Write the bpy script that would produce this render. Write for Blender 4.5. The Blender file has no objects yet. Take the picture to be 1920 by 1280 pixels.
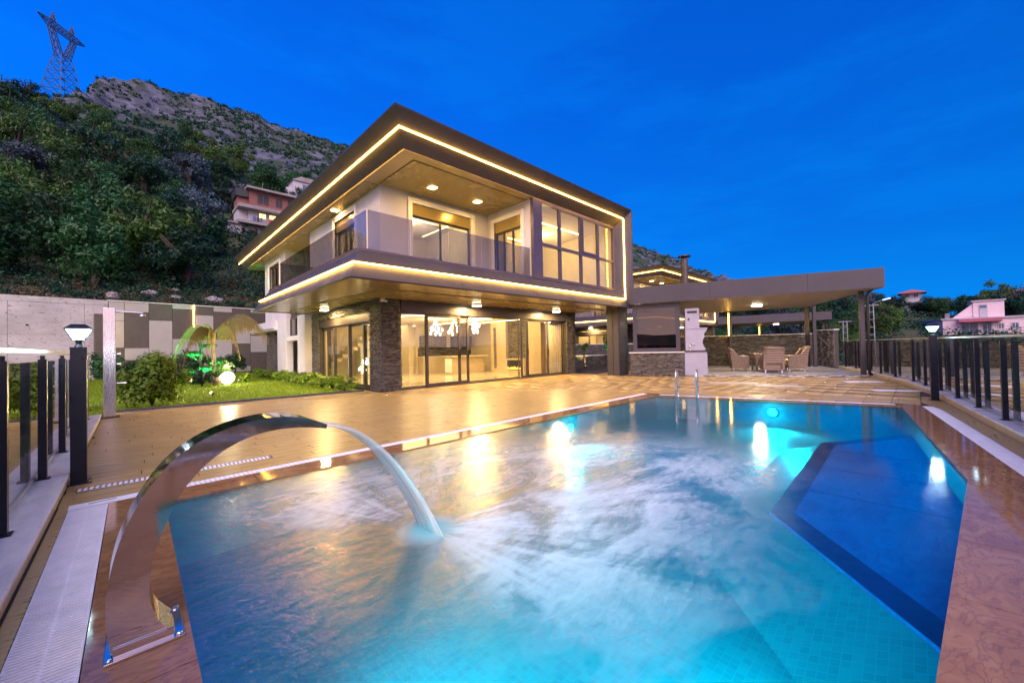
import bpy, bmesh, math, random
import numpy as np
from mathutils import Vector, Matrix
random.seed(7); rng = np.random.default_rng(7)
sc = bpy.context.scene
C = sc.collection
R_ = math.radians

# ------------------------------------------------------------------ camera
CAM_F, CAM_H = 733.3, 1.35
AX = Vector((0.71845288, -0.00313439, 0.69556857))      # world X seen from the camera (right, down, forward)
BX = Vector((-0.69530053, 0.02488579, 0.71828816))
UPV = AX.cross(BX).normalized(); BX = UPV.cross(AX).normalized()
rows = (AX, BX, UPV)
right = Vector([r[0] for r in rows]); down = Vector([r[1] for r in rows]); fwd = Vector([r[2] for r in rows])
cam = bpy.data.cameras.new('camera')
cam.sensor_fit = 'HORIZONTAL'; cam.sensor_width = 36.0; cam.lens = CAM_F / 1920 * 36
cam.clip_start = 0.05; cam.clip_end = 4000
camo = bpy.data.objects.new('camera', cam); C.objects.link(camo)
m3 = Matrix((right, -down, -fwd)).transposed()
camo.matrix_world = Matrix.Translation((0, 0, CAM_H)) @ m3.to_4x4()
sc.camera = camo

# ------------------------------------------------------------------ world: clear blue dusk, afterglow behind the camera
SUN_AZ = Vector((-0.66, -0.75, 0)).normalized()
SUN_EL = R_(45)
w = bpy.data.worlds.new('World'); sc.world = w; w.use_nodes = True
nt = w.node_tree; N = nt.nodes; Lk = nt.links
bg = N['Background']
def wn(t, **k):
    n = N.new(t)
    for a, b in k.items(): setattr(n, a, b)
    return n
def wmath(op, a, b=None, clamp=False):
    n = wn('ShaderNodeMath', operation=op, use_clamp=clamp)
    for i, v in enumerate((a, b)):
        if v is None: continue
        if isinstance(v, (int, float)): n.inputs[i].default_value = v
        else: Lk.new(v, n.inputs[i])
    return n.outputs[0]
sky = wn('ShaderNodeTexSky', sky_type='NISHITA', sun_disc=False, ozone_density=6.0)
sky.sun_elevation = R_(-2.0)
sky.sun_rotation = math.atan2(SUN_AZ.x, SUN_AZ.y)
tc = wn('ShaderNodeTexCoord')
sep = wn('ShaderNodeSeparateXYZ'); Lk.new(tc.outputs['Generated'], sep.inputs[0])
dot = wn('ShaderNodeVectorMath', operation='DOT_PRODUCT'); Lk.new(tc.outputs['Generated'], dot.inputs[0]); dot.inputs[1].default_value = SUN_AZ
elev = wmath('MAXIMUM', sep.outputs[2], 0.0)
blue = wn('ShaderNodeValToRGB'); Lk.new(elev, blue.inputs[0])
e = blue.color_ramp.elements
e[0].position = 0.0; e[0].color = (0.000, 0.36, 1.2, 1)
e[1].position = 1.0; e[1].color = (0.001, 0.06, 0.50, 1)
k = e.new(0.22); k.color = (0.000, 0.205, 0.95, 1)
k = e.new(0.5); k.color = (0.000, 0.135, 0.80, 1)
# the side away from the afterglow on the right is a little deeper
sd = wn('ShaderNodeVectorMath', operation='DOT_PRODUCT'); Lk.new(tc.outputs['Generated'], sd.inputs[0]); sd.inputs[1].default_value = (0.75, -0.66, 0)
dk = wmath('MULTIPLY_ADD', sd.outputs['Value'], -0.28); dk.node.inputs[2].default_value = 1.02
bl2 = wn('ShaderNodeMixRGB', blend_type='MULTIPLY'); bl2.inputs[0].default_value = 1
Lk.new(blue.outputs[0], bl2.inputs[1]); Lk.new(dk, bl2.inputs[2])
# thin cirrus
mp = wn('ShaderNodeMapping'); mp.inputs['Scale'].default_value = (1.2, 1.2, 5.0); Lk.new(tc.outputs['Generated'], mp.inputs[0])
nz = wn('ShaderNodeTexNoise'); nz.inputs['Scale'].default_value = 2.2; nz.inputs['Detail'].default_value = 7; nz.inputs['Roughness'].default_value = 0.62
Lk.new(mp.outputs[0], nz.inputs['Vector'])
cr = wn('ShaderNodeMapRange', interpolation_type='SMOOTHSTEP'); cr.inputs[1].default_value = 0.43; cr.inputs[2].default_value = 0.66
Lk.new(nz.outputs[0], cr.inputs[0])
# afterglow
gl = wn('ShaderNodeMapRange', interpolation_type='SMOOTHSTEP'); gl.inputs[1].default_value = -0.10; gl.inputs[2].default_value = 0.95
Lk.new(dot.outputs['Value'], gl.inputs[0])
low = wmath('POWER', wmath('SUBTRACT', 1.0, elev), 1.6)
wgt = wmath('MULTIPLY', gl.outputs[0], low, True)
pink = wn('ShaderNodeMixRGB'); pink.inputs[1].default_value = (3.0, 1.85, 1.75, 1); pink.inputs[2].default_value = (1.0, 0.72, 1.0, 1)
Lk.new(cr.outputs[0], pink.inputs[0])
base = wn('ShaderNodeMixRGB'); Lk.new(wgt, base.inputs[0]); Lk.new(bl2.outputs[0], base.inputs[1]); Lk.new(pink.outputs[0], base.inputs[2])
cir = wn('ShaderNodeMixRGB', blend_type='ADD'); Lk.new(wmath('MULTIPLY', cr.outputs[0], 0.06), cir.inputs[0]); Lk.new(base.outputs[0], cir.inputs[1]); cir.inputs[2].default_value = (0.0, 0.5, 0.9, 1)
addn = wn('ShaderNodeMixRGB', blend_type='ADD'); addn.inputs[0].default_value = 0.10
Lk.new(cir.outputs[0], addn.inputs[1]); Lk.new(sky.outputs[0], addn.inputs[2])
Lk.new(addn.outputs[0], bg.inputs[0]); bg.inputs[1].default_value = 0.53

# ------------------------------------------------------------------ weak afterglow sun
sl = bpy.data.lights.new('afterglow', 'SUN'); sl.energy = 2.7; sl.angle = R_(55); sl.color = (1.0, 0.80, 0.80)
slo = bpy.data.objects.new('afterglow', sl); C.objects.link(slo)
sd_ = SUN_AZ * math.cos(SUN_EL) + Vector((0, 0, math.sin(SUN_EL)))
slo.rotation_euler = sd_.to_track_quat('Z', 'Y').to_euler()

sc.view_settings.view_transform = 'Standard'; sc.view_settings.look = 'None'
sc.view_settings.exposure = 0.9; sc.view_settings.gamma = 1.0; sc.view_settings.use_curve_mapping = False
cy = sc.cycles
cy.use_denoising = True; cy.max_bounces = 7; cy.diffuse_bounces = 3; cy.glossy_bounces = 4; cy.transparent_max_bounces = 24
cy.transmission_bounces = 4; cy.caustics_reflective = False; cy.caustics_refractive = False
cy.sample_clamp_indirect = 3.0; cy.sample_clamp_direct = 0; cy.use_light_tree = True; cy.adaptive_threshold = 0.025

# ------------------------------------------------------------------ helpers
ORG = {}
class MB:
    def __init__(s): s.v = []; s.f = []
    def add(s, vs, fs):
        n = len(s.v); s.v += [tuple(p) for p in vs]; s.f += [tuple(i + n for i in q) for q in fs]; return s
    def hex8(s, p):   # 4 bottom ccw, 4 top ccw
        return s.add(p, [(3, 2, 1, 0), (4, 5, 6, 7), (0, 1, 5, 4), (1, 2, 6, 5), (2, 3, 7, 6), (3, 0, 4, 7)])
    def box(s, x0, x1, y0, y1, z0, z1):
        x0, x1 = min(x0, x1), max(x0, x1); y0, y1 = min(y0, y1), max(y0, y1); z0, z1 = min(z0, z1), max(z0, z1)
        return s.hex8([(x0, y0, z0), (x1, y0, z0), (x1, y1, z0), (x0, y1, z0), (x0, y0, z1), (x1, y0, z1), (x1, y1, z1), (x0, y1, z1)])
    def prism(s, poly, z0, z1):
        n = len(poly)
        a = sum(poly[i][0] * poly[(i + 1) % n][1] - poly[(i + 1) % n][0] * poly[i][1] for i in range(n))
        if a < 0: poly = poly[::-1]
        vs = [(p[0], p[1], z0) for p in poly] + [(p[0], p[1], z1) for p in poly]
        fs = [tuple(range(n))[::-1], tuple(range(n, 2 * n))] + [(i, (i + 1) % n, n + (i + 1) % n, n + i) for i in range(n)]
        return s.add(vs, fs)
    def sheet(s, pts): return s.add(pts, [tuple(range(len(pts)))])
    def plate(s, pts, th):   # thick quad/polygon: pts ccw seen from outside, thickness goes inwards
        P = [Vector(p) for p in pts]; nrm = (P[1] - P[0]).cross(P[2] - P[0]).normalized(); n = len(P)
        Q = [p - nrm * th for p in P]
        fs = [tuple(range(n)), tuple(range(n, 2 * n))[::-1]] + [(i, n + i, n + (i + 1) % n, (i + 1) % n) for i in range(n)]
        return s.add(P + Q, fs)
    def bar(s, a, b, wdt, hgt, up=(0, 0, 1)):   # box beam from a to b
        a, b = Vector(a), Vector(b); d = (b - a).normalized(); up = Vector(up)
        sd = d.cross(up)
        if sd.length < 1e-4: sd = d.cross(Vector((1, 0, 0)))
        sd.normalize(); u2 = sd.cross(d).normalized(); sd *= wdt / 2; u2 *= hgt / 2
        return s.hex8([a - sd - u2, a + sd - u2, b + sd - u2, b - sd - u2, a - sd + u2, a + sd + u2, b + sd + u2, b - sd + u2])
    def tube(s, pts, r, n=8, cap=True):
        P = [Vector(p) for p in pts]; rr = r if isinstance(r, (list, tuple)) else [r] * len(P); rings = []
        ref = None
        for i, p in enumerate(P):
            d = (P[min(i + 1, len(P) - 1)] - P[max(i - 1, 0)]).normalized()
            if ref is None: ref = d.orthogonal().normalized()
            ref = (ref - d * ref.dot(d))
            if ref.length < 1e-5: ref = d.orthogonal()
            ref.normalize(); o = d.cross(ref)
            rings.append([p + (ref * math.cos(2 * math.pi * j / n) + o * math.sin(2 * math.pi * j / n)) * rr[i] for j in range(n)])
        vs = [q for g in rings for q in g]; fs = []
        for i in range(len(P) - 1):
            for j in range(n):
                fs.append((i * n + j, i * n + (j + 1) % n, (i + 1) * n + (j + 1) % n, (i + 1) * n + j))
        if cap: fs += [tuple(range(n))[::-1], tuple(range((len(P) - 1) * n, len(P) * n))]
        return s.add(vs, fs)
    def lathe(s, prof, cx=0, cy=0, n=16):
        vs = []; fs = []
        for r, z in prof:
            for j in range(n): vs.append((cx + r * math.cos(2 * math.pi * j / n), cy + r * math.sin(2 * math.pi * j / n), z))
        for i in range(len(prof) - 1):
            for j in range(n): fs.append((i * n + j, i * n + (j + 1) % n, (i + 1) * n + (j + 1) % n, (i + 1) * n + j))
        fs += [tuple(range(n))[::-1], tuple(range((len(prof) - 1) * n, len(prof) * n))]
        return s.add(vs, fs)
    def build(s, name, mat, parent=None, smooth=False, bevel=0):
        P = np.array(s.v, float); lo, hi = P.min(0), P.max(0)
        org = np.array([(lo[0] + hi[0]) / 2, (lo[1] + hi[1]) / 2, lo[2]])
        me = bpy.data.meshes.new(name); me.from_pydata([tuple(p) for p in (P - org)], [], s.f)
        if isinstance(mat, str): mat = MAT[mat]
        me.materials.append(mat)
        if smooth: me.polygons.foreach_set('use_smooth', [True] * len(me.polygons))
        me.update()
        o = bpy.data.objects.new(name, me); C.objects.link(o)
        po = np.zeros(3)
        if parent is not None: o.parent = parent; po = ORG[parent]
        o.location = org - po; ORG[o] = org
        if bevel:
            b = o.modifiers.new('bevel', 'BEVEL'); b.width = bevel; b.segments = 2; b.limit_method = 'ANGLE'
        return o
def tag(o, label=None, cat=None, group=None, kind=None):
    if label: o['label'] = label
    if cat: o['category'] = cat
    if group: o['group'] = group
    if kind: o['kind'] = kind
    return o
def thing(name, label, cat, loc=(0, 0, 0), group=None):
    o = bpy.data.objects.new(name, None); o.empty_display_size = 0.2; C.objects.link(o)
    o.location = loc; ORG[o] = np.array(loc, float)
    return tag(o, label, cat, group)
KIDS = {}
def dup(root, off=(0, 0, 0), rotz=None, label=None, group=None, scale=None, parent=None, loc=None):
    c = root.copy(); C.objects.link(c)
    if parent is not None: c.parent = parent
    else:
        c.location = Vector(loc) if loc is not None else root.location + Vector(off)
        if rotz is not None: c.rotation_euler = (0, 0, rotz)
        if scale is not None: c.scale = (scale,) * 3 if isinstance(scale, (int, float)) else scale
        if label: c['label'] = label
        if group: c['group'] = group
    for ch in root.children: dup(ch, parent=c)
    return c
def npmesh(name, V, F, mat, parent=None, rnd=None, org=None, smooth=False):
    """big mesh from arrays: V (n,3), F (m,k) all faces of k corners; rnd per face -> attribute"""
    V = np.asarray(V, np.float32); F = np.asarray(F, np.int32)
    if org is None:
        lo, hi = V.min(0), V.max(0); org = np.array([(lo[0] + hi[0]) / 2, (lo[1] + hi[1]) / 2, lo[2]])
    me = bpy.data.meshes.new(name); m, kk = F.shape
    me.vertices.add(len(V)); me.vertices.foreach_set('co', (V - np.asarray(org, np.float32)).ravel())
    me.loops.add(m * kk); me.loops.foreach_set('vertex_index', F.ravel())
    me.polygons.add(m); me.polygons.foreach_set('loop_start', np.arange(0, m * kk, kk, dtype=np.int32))
    if smooth: me.polygons.foreach_set('use_smooth', np.ones(m, bool))
    if rnd is not None:
        at = me.attributes.new('rnd', 'FLOAT', 'FACE'); at.data.foreach_set('value', np.asarray(rnd, np.float32))
    me.update(calc_edges=True); me.materials.append(MAT[mat] if isinstance(mat, str) else mat)
    if parent == 'MESH': return me
    o = bpy.data.objects.new(name, me); C.objects.link(o)
    po = np.zeros(3)
    if parent is not None: o.parent = parent; po = ORG[parent]
    o.location = np.asarray(org) - po; ORG[o] = np.asarray(org, float)
    return o
def lamp(kind, loc, energy, col, size=0.2, size_y=None, rot=None, spot=None, parent=None, blend=0.5):
    l = bpy.data.lights.new('lamp_light', kind); l.energy = energy; l.color = col
    if kind == 'AREA':
        l.size = size
        if size_y: l.shape = 'RECTANGLE'; l.size_y = size_y
    elif kind in ('POINT', 'SPOT'): l.shadow_soft_size = size
    if kind == 'SPOT': l.spot_size = R_(spot); l.spot_blend = blend
    o = bpy.data.objects.new('lamp_light', l); C.objects.link(o)
    o.location = Vector(loc) - (Vector(ORG[parent]) if parent is not None else Vector((0, 0, 0)))
    if parent is not None: o.parent = parent
    ORG[o] = np.array(loc, float)
    if rot is not None: o.rotation_euler = rot
    return o

# ------------------------------------------------------------------ materials
MAT = {}
def newmat(name):
    m = bpy.data.materials.new(name); m.use_nodes = True; MAT[name] = m
    t = m.node_tree; return m, t, t.nodes['Principled BSDF'], t.nodes['Material Output']
def nd(t, ty, **k):
    n = t.nodes.new(ty)
    for a, b in k.items(): setattr(n, a, b)
    return n
def sock(t, i, v):
    if isinstance(v, bpy.types.NodeSocket): t.links.new(v, i)
    else: i.default_value = v
def mth(t, op, a, b=None, c=None, clamp=False):
    n = nd(t, 'ShaderNodeMath', operation=op, use_clamp=clamp)
    for i, v in enumerate((a, b, c)):
        if v is not None: sock(t, n.inputs[i], v)
    return n.outputs[0]
def noise(t, scale, detail=4, rough=0.55, vec=None, dist=0.0, out=0):
    n = nd(t, 'ShaderNodeTexNoise'); n.inputs['Scale'].default_value = scale; n.inputs['Detail'].default_value = detail
    n.inputs['Roughness'].default_value = rough; n.inputs['Distortion'].default_value = dist
    if vec is not None: t.links.new(vec, n.inputs['Vector'])
    return n.outputs[out]
def pos(t, scale=None, rotz=0.0, obj=False):
    if obj: o = nd(t, 'ShaderNodeTexCoord').outputs['Object']
    else: o = nd(t, 'ShaderNodeNewGeometry').outputs['Position']
    if scale is None and not rotz: return o
    m = nd(t, 'ShaderNodeMapping'); m.inputs['Scale'].default_value = scale or (1, 1, 1); m.inputs['Rotation'].default_value = (0, 0, rotz)
    t.links.new(o, m.inputs[0]); return m.outputs[0]
def mapr(t, v, a, b, c=0.0, d=1.0, smooth=True):
    n = nd(t, 'ShaderNodeMapRange', interpolation_type='SMOOTHSTEP' if smooth else 'LINEAR')
    t.links.new(v, n.inputs[0])
    for i, q in zip((1, 2, 3, 4), (a, b, c, d)): n.inputs[i].default_value = q
    return n.outputs[0]
def mix(t, fac, a, b, bt='MIX'):
    n = nd(t, 'ShaderNodeMixRGB', blend_type=bt); sock(t, n.inputs[0], fac)
    for i, v in ((1, a), (2, b)):
        if isinstance(v, bpy.types.NodeSocket): t.links.new(v, n.inputs[i])
        else: n.inputs[i].default_value = (*v[:3], 1)
    return n.outputs[0]
def bump(t, h, strength=0.3, dist=0.01):
    n = nd(t, 'ShaderNodeBump'); n.inputs['Strength'].default_value = strength; n.inputs['Distance'].default_value = dist
    t.links.new(h, n.inputs['Height']); return n.outputs[0]
def rnd(t):   # per-object plus per-face randomness
    a = nd(t, 'ShaderNodeObjectInfo').outputs['Random']; b = nd(t, 'ShaderNodeAttribute', attribute_name='rnd').outputs['Fac']
    return mth(t, 'FRACT', mth(t, 'ADD', a, b))
def mul(c, k): return tuple(min(1, x * k) for x in c[:3])
def M(name, col, rough=0.5, metal=0.0, var=0.12, scale=2.0, bmp=0.0, bsc=40.0, spec=0.5, rvar=0.1, obj=False, coat=0.0, stretch=None):
    m, t, p, out = newmat(name); vec = pos(t, stretch, obj=obj)
    n1 = noise(t, scale, 5, 0.6, vec)
    t.links.new(mix(t, mapr(t, n1, 0.3, 0.7), mul(col, 1 - var), mul(col, 1 + var)), p.inputs['Base Color'])
    p.inputs['Metallic'].default_value = metal; p.inputs['Specular IOR Level'].default_value = spec; p.inputs['Coat Weight'].default_value = coat
    t.links.new(mapr(t, noise(t, scale * 3.1, 3, 0.6, vec), 0.3, 0.7, max(0.02, rough - rvar), min(1, rough + rvar)), p.inputs['Roughness'])
    if bmp: t.links.new(bump(t, noise(t, bsc, 4, 0.6, vec), bmp, 0.01), p.inputs['Normal'])
    return m
def EM(name, col, s):
    m, t, p, out = newmat(name); e = nd(t, 'ShaderNodeEmission'); e.inputs[0].default_value = (*col, 1); e.inputs[1].default_value = s
    t.links.new(e.outputs[0], out.inputs[0]); return m
def GLASS(name, tint, r0=0.04, rough=0.0, power=5.0, refl=(1, 1, 1)):
    """thin pane: tinted see-through plus mirror by the grazing law"""
    m, t, p, out = newmat(name)
    tr = nd(t, 'ShaderNodeBsdfTransparent'); tr.inputs[0].default_value = (*tint, 1)
    g = nd(t, 'ShaderNodeBsdfGlossy'); g.inputs['Roughness'].default_value = rough; g.inputs[0].default_value = (*refl, 1)
    lw = nd(t, 'ShaderNodeLayerWeight'); lw.inputs[0].default_value = 0.5
    fac = mth(t, 'MULTIPLY_ADD', mth(t, 'POWER', lw.outputs['Facing'], power), 1 - r0, r0)
    mx = nd(t, 'ShaderNodeMixShader'); t.links.new(fac, mx.inputs[0]); t.links.new(tr.outputs[0], mx.inputs[1]); t.links.new(g.outputs[0], mx.inputs[2])
    t.links.new(mx.outputs[0], out.inputs[0]); return m
WARM = (1.0, 0.66, 0.22); WARM2 = (1.0, 0.78, 0.42); COOL = (0.55, 0.85, 1.0)

M('cladding', (0.048, 0.041, 0.053), 0.48, 0.1, 0.10, 0.8, rvar=0.06)
M('cladding_dark', (0.06, 0.055, 0.05), 0.4, 0.4, 0.1, 1.0)
M('soffit', (0.36, 0.27, 0.10), 0.22, 0.35, 0.04, 0.4, rvar=0.02)
M('canopy_board', (0.46, 0.36, 0.23), 0.42, 0.0, 0.05, 0.6, rvar=0.03)
M('slat', (0.46, 0.35, 0.135), 0.26, 0.3, 0.05, 0.5, rvar=0.02)
M('white_render', (0.56, 0.54, 0.54), 0.75, 0, 0.06, 1.2, 0.15, 120)
M('moulding', (0.78, 0.75, 0.70), 0.55, 0, 0.04, 2.0)
M('frame', (0.10, 0.085, 0.085), 0.38, 0.5, 0.08, 3)
M('frame_violet', (0.11, 0.085, 0.12), 0.38, 0.4, 0.08, 3)
M('post', (0.018, 0.020, 0.028), 0.35, 0.5, 0.15, 3, rvar=0.08)
M('rail', (0.50, 0.50, 0.52), 0.42, 0.9, 0.02, 1, rvar=0.01)
M('steel', (0.72, 0.70, 0.68), 0.06, 1.0, 0.03, 5, rvar=0.025)
M('steel_brushed', (0.62, 0.61, 0.63), 0.25, 1.0, 0.06, 3, rvar=0.08, stretch=(60, 60, 0.6))
M('white_plastic', (0.85, 0.84, 0.88), 0.45, 0, 0.06, 8)
M('dark_channel', (0.03, 0.03, 0.03), 0.6, 0)
M('grout', (0.045, 0.032, 0.025), 0.8, 0, 0.2, 3)
M('dark_stone_back', (0.05, 0.045, 0.04), 0.9, 0)
M('plaster_in', (0.62, 0.53, 0.40), 0.8, 0, 0.04, 1)
M('ceiling_in', (0.80, 0.74, 0.62), 0.8, 0, 0.03, 1)
M('cream', (0.66, 0.58, 0.44), 0.5, 0, 0.06, 1.5)
M('cabinet', (0.52, 0.42, 0.28), 0.35, 0, 0.06, 1.5)
M('cabinet_dark', (0.16, 0.14, 0.15), 0.3, 0, 0.1, 3)
M('white_gloss', (0.85, 0.84, 0.82), 0.2, 0, 0.03, 1)
M('curtain', (0.70, 0.58, 0.36), 0.8, 0, 0.08, 4)
M('brick_border', (0.055, 0.055, 0.075), 0.6, 0, 0.25, 6, 0.3, 60, obj=True)
M('kerb_stone', (0.74, 0.70, 0.66), 0.5, 0, 0.18, 3, 0.25, 30, stretch=(1.5, 0.5, 1))
M('kerb_face', (0.52, 0.42, 0.27), 0.5, 0, 0.12, 4)
M('pool_wall', (0.10, 0.42, 0.66), 0.35, 0, 0.1, 2)
M('strip_dark', (0.015, 0.035, 0.16), 0.4, 0, 0.15, 3)
M('bbq_white', (0.33, 0.32, 0.40), 0.6, 0, 0.05, 3, 0.1, 60)
M('granite', (0.05, 0.045, 0.04), 0.15, 0, 0.3, 30)
M('white_cap', (0.75, 0.72, 0.70), 0.5, 0, 0.06, 3)
M('bark', (0.05, 0.038, 0.028), 0.9, 0, 0.3, 6, 0.6, 14, obj=True)
M('palm_bark', (0.16, 0.11, 0.07), 0.9, 0, 0.35, 9, 0.6, 20, obj=True)
M('chimney', (0.09, 0.075, 0.07), 0.45, 0.5, 0.12, 3)
M('pylon_steel', (0.03, 0.045, 0.09), 0.6, 0.0, 0.1, 1)
M('galvanised', (0.45, 0.46, 0.50), 0.45, 0.8, 0.12, 4)
M('pink_wall', (0.72, 0.54, 0.58), 0.85, 0, 0.07, 0.6)
M('red_trim', (0.42, 0.10, 0.16), 0.7, 0, 0.1, 1)
M('red_tile', (0.34, 0.09, 0.07), 0.8, 0, 0.2, 3)
M('far_white', (0.44, 0.43, 0.47), 0.85, 0, 0.08, 0.5)
M('far_dark', (0.03, 0.03, 0.035), 0.5, 0, 0.2, 1)
M('far_concrete', (0.26, 0.23, 0.24), 0.85, 0, 0.15, 0.5)
M('far_glass', (0.10, 0.12, 0.18), 0.12, 0, 0.1, 1)
M('red_cloth', (0.5, 0.03, 0.03), 0.8, 0)
M('blue_cloth', (0.08, 0.10, 0.3), 0.8, 0)
M('panel_light', (0.40, 0.385, 0.36), 0.7, 0, 0.05, 1.5)
M('panel_dark', (0.10, 0.085, 0.072), 0.65, 0, 0.07, 1.5)
M('soil', (0.10, 0.07, 0.045), 0.95, 0, 0.3, 2, 0.5, 8)
M('black', (0.012, 0.012, 0.012), 0.5, 0)
EM('led', (1.0, 0.53, 0.08), 17.0)
EM('led_bright', (1.0, 0.74, 0.32), 7.0)
EM('down_warm', (1.0, 0.72, 0.28), 14.0)
EM('down_cool', (1.0, 0.88, 0.62), 14.0)
EM('lantern', (0.45, 0.85, 1.0), 5.0)
EM('globe', (1.0, 0.85, 0.55), 7.0)
EM('pool_lens', (0.55, 0.95, 1.0), 4.0)
EM('crystal', (1.0, 0.82, 0.45), 9.0)
EM('crystal_cool', (0.75, 0.9, 1.0), 3.0)
EM('flame', (1.0, 0.5, 0.06), 3.5)
EM('lit_window', (1.0, 0.66, 0.30), 1.3)
EM('green_led', (0.05, 1.0, 0.25), 4.0)
EM('street_led', (1.0, 0.93, 0.85), 0.9)
EM('warm_glow', (1.0, 0.35, 0.12), 1.2)
GLASS('window_glass', (0.93, 0.93, 0.90), 0.05)
GLASS('balcony_glass', (0.62, 0.60, 0.62), 0.07)
GLASS('fence_glass', (0.60, 0.60, 0.63), 0.34, 0.0, 3.0)
GLASS('mirror_glass', (0.12, 0.10, 0.10), 0.065, 0.0, 4.0)
GLASS('jet_water', (0.86, 0.90, 0.92), 0.10, 0.25, 2.0)

def wood_tile():
    m, t, p, out = newmat('wood_tile'); r = rnd(t)
    cm = nd(t, 'ShaderNodeCombineXYZ'); t.links.new(mth(t, 'MULTIPLY', r, 37.0), cm.inputs[0]); t.links.new(mth(t, 'MULTIPLY', r, 91.0), cm.inputs[1])
    ad = nd(t, 'ShaderNodeVectorMath', operation='ADD'); t.links.new(pos(t, (0.9, 14, 1)), ad.inputs[0]); t.links.new(cm.outputs[0], ad.inputs[1])
    g = noise(t, 3.0, 6, 0.65, ad.outputs[0], 0.6)
    c1 = mix(t, mapr(t, g, 0.2, 0.8), (0.37, 0.24, 0.08), (0.55, 0.385, 0.145))
    c2 = mix(t, mth(t, 'MULTIPLY', r, 0.5), c1, (0.35, 0.215, 0.07))
    t.links.new(mix(t, mapr(t, noise(t, 0.7, 4), 0.45, 0.75, 0.0, 0.45), c2, (0.27, 0.18, 0.085)), p.inputs['Base Color'])
    t.links.new(mth(t, 'ADD', mapr(t, g, 0.2, 0.8, 0.20, 0.32), mapr(t, noise(t, 0.5, 5, 0.6), 0.35, 0.65, 0.0, 0.14)), p.inputs['Roughness'])
    t.links.new(bump(t, g, 0.06, 0.003), p.inputs['Normal'])
wood_tile()
def marble(name, a, b, vein, rough=0.1, sc_=1.4):
    m, t, p, out = newmat(name)
    v = pos(t, (1.0, 1.9, 1), R_(25))
    n1 = noise(t, sc_, 6, 0.6, v, 1.6)
    base_ = mix(t, mapr(t, n1, 0.3, 0.7), a, b)
    ve = mth(t, 'ABSOLUTE', mth(t, 'SUBTRACT', noise(t, sc_ * 1.3, 5, 0.55, v, 2.2), 0.5))
    t.links.new(mix(t, mapr(t, ve, 0.0, 0.05, 0.45, 0.0), base_, vein), p.inputs['Base Color'])
    t.links.new(mapr(t, noise(t, 3, 4), 0.3, 0.7, rough * 0.6, rough * 1.8), p.inputs['Roughness'])
    t.links.new(bump(t, n1, 0.05, 0.01), p.inputs['Normal'])
marble('coping', (0.27, 0.13, 0.055), (0.36, 0.19, 0.085), (0.13, 0.05, 0.045), 0.06, 2.6)
marble('bench_marble', (0.008, 0.15, 0.46), (0.02, 0.23, 0.60), (0.004, 0.08, 0.30), 0.4, 1.6)
marble('floor_marble', (0.60, 0.52, 0.40), (0.72, 0.65, 0.52), (0.40, 0.33, 0.24), 0.06, 0.6)
def mosaic():
    m, t, p, out = newmat('mosaic')
    b = nd(t, 'ShaderNodeTexBrick'); b.offset = 0.0; b.inputs['Scale'].default_value = 1.0
    b.inputs['Brick Width'].default_value = 0.05; b.inputs['Row Height'].default_value = 0.05; b.inputs['Mortar Size'].default_value = 0.003
    b.inputs['Color1'].default_value = (0.002, 0.25, 0.28, 1); b.inputs['Color2'].default_value = (0.003, 0.33, 0.35, 1); b.inputs['Mortar'].default_value = (0.006, 0.35, 0.35, 1)
    ge = nd(t, 'ShaderNodeNewGeometry'); sp = nd(t, 'ShaderNodeSeparateXYZ'); t.links.new(ge.outputs['Position'], sp.inputs[0]); sn = nd(t, 'ShaderNodeSeparateXYZ'); t.links.new(ge.outputs['Normal'], sn.inputs[0])
    fl_ = mth(t, 'GREATER_THAN', mth(t, 'ABSOLUTE', sn.outputs[2]), 0.5); cv = nd(t, 'ShaderNodeCombineXYZ')
    t.links.new(mth(t, 'ADD', sp.outputs[0], mth(t, 'MULTIPLY', mth(t, 'SUBTRACT', 1.0, fl_), sp.outputs[1])), cv.inputs[0])
    mm = nd(t, 'ShaderNodeMix', data_type='FLOAT'); t.links.new(fl_, mm.inputs[0]); t.links.new(sp.outputs[2], mm.inputs[2]); t.links.new(sp.outputs[1], mm.inputs[3]); t.links.new(mm.outputs[0], cv.inputs[1])
    t.links.new(cv.outputs[0], b.inputs['Vector']); t.links.new(mix(t, mapr(t, noise(t, 0.8, 5, 0.6), 0.35, 0.65, 0, 0.4), b.outputs[0], (0.001, 0.19, 0.27)), p.inputs['Base Color']); p.inputs['Roughness'].default_value = 0.35
mosaic()
def stone():
    m, t, p, out = newmat('ledge_stone'); r = rnd(t)
    c1 = mix(t, r, (0.035, 0.031, 0.030), (0.17, 0.15, 0.13))
    t.links.new(mix(t, mapr(t, noise(t, 22, 5, 0.7), 0.45, 0.75, 0, 0.6), c1, (0.27, 0.245, 0.215)), p.inputs['Base Color'])
    p.inputs['Roughness'].default_value = 0.62
    t.links.new(bump(t, noise(t, 40, 5, 0.7), 0.8, 0.02), p.inputs['Normal'])
stone()
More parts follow.
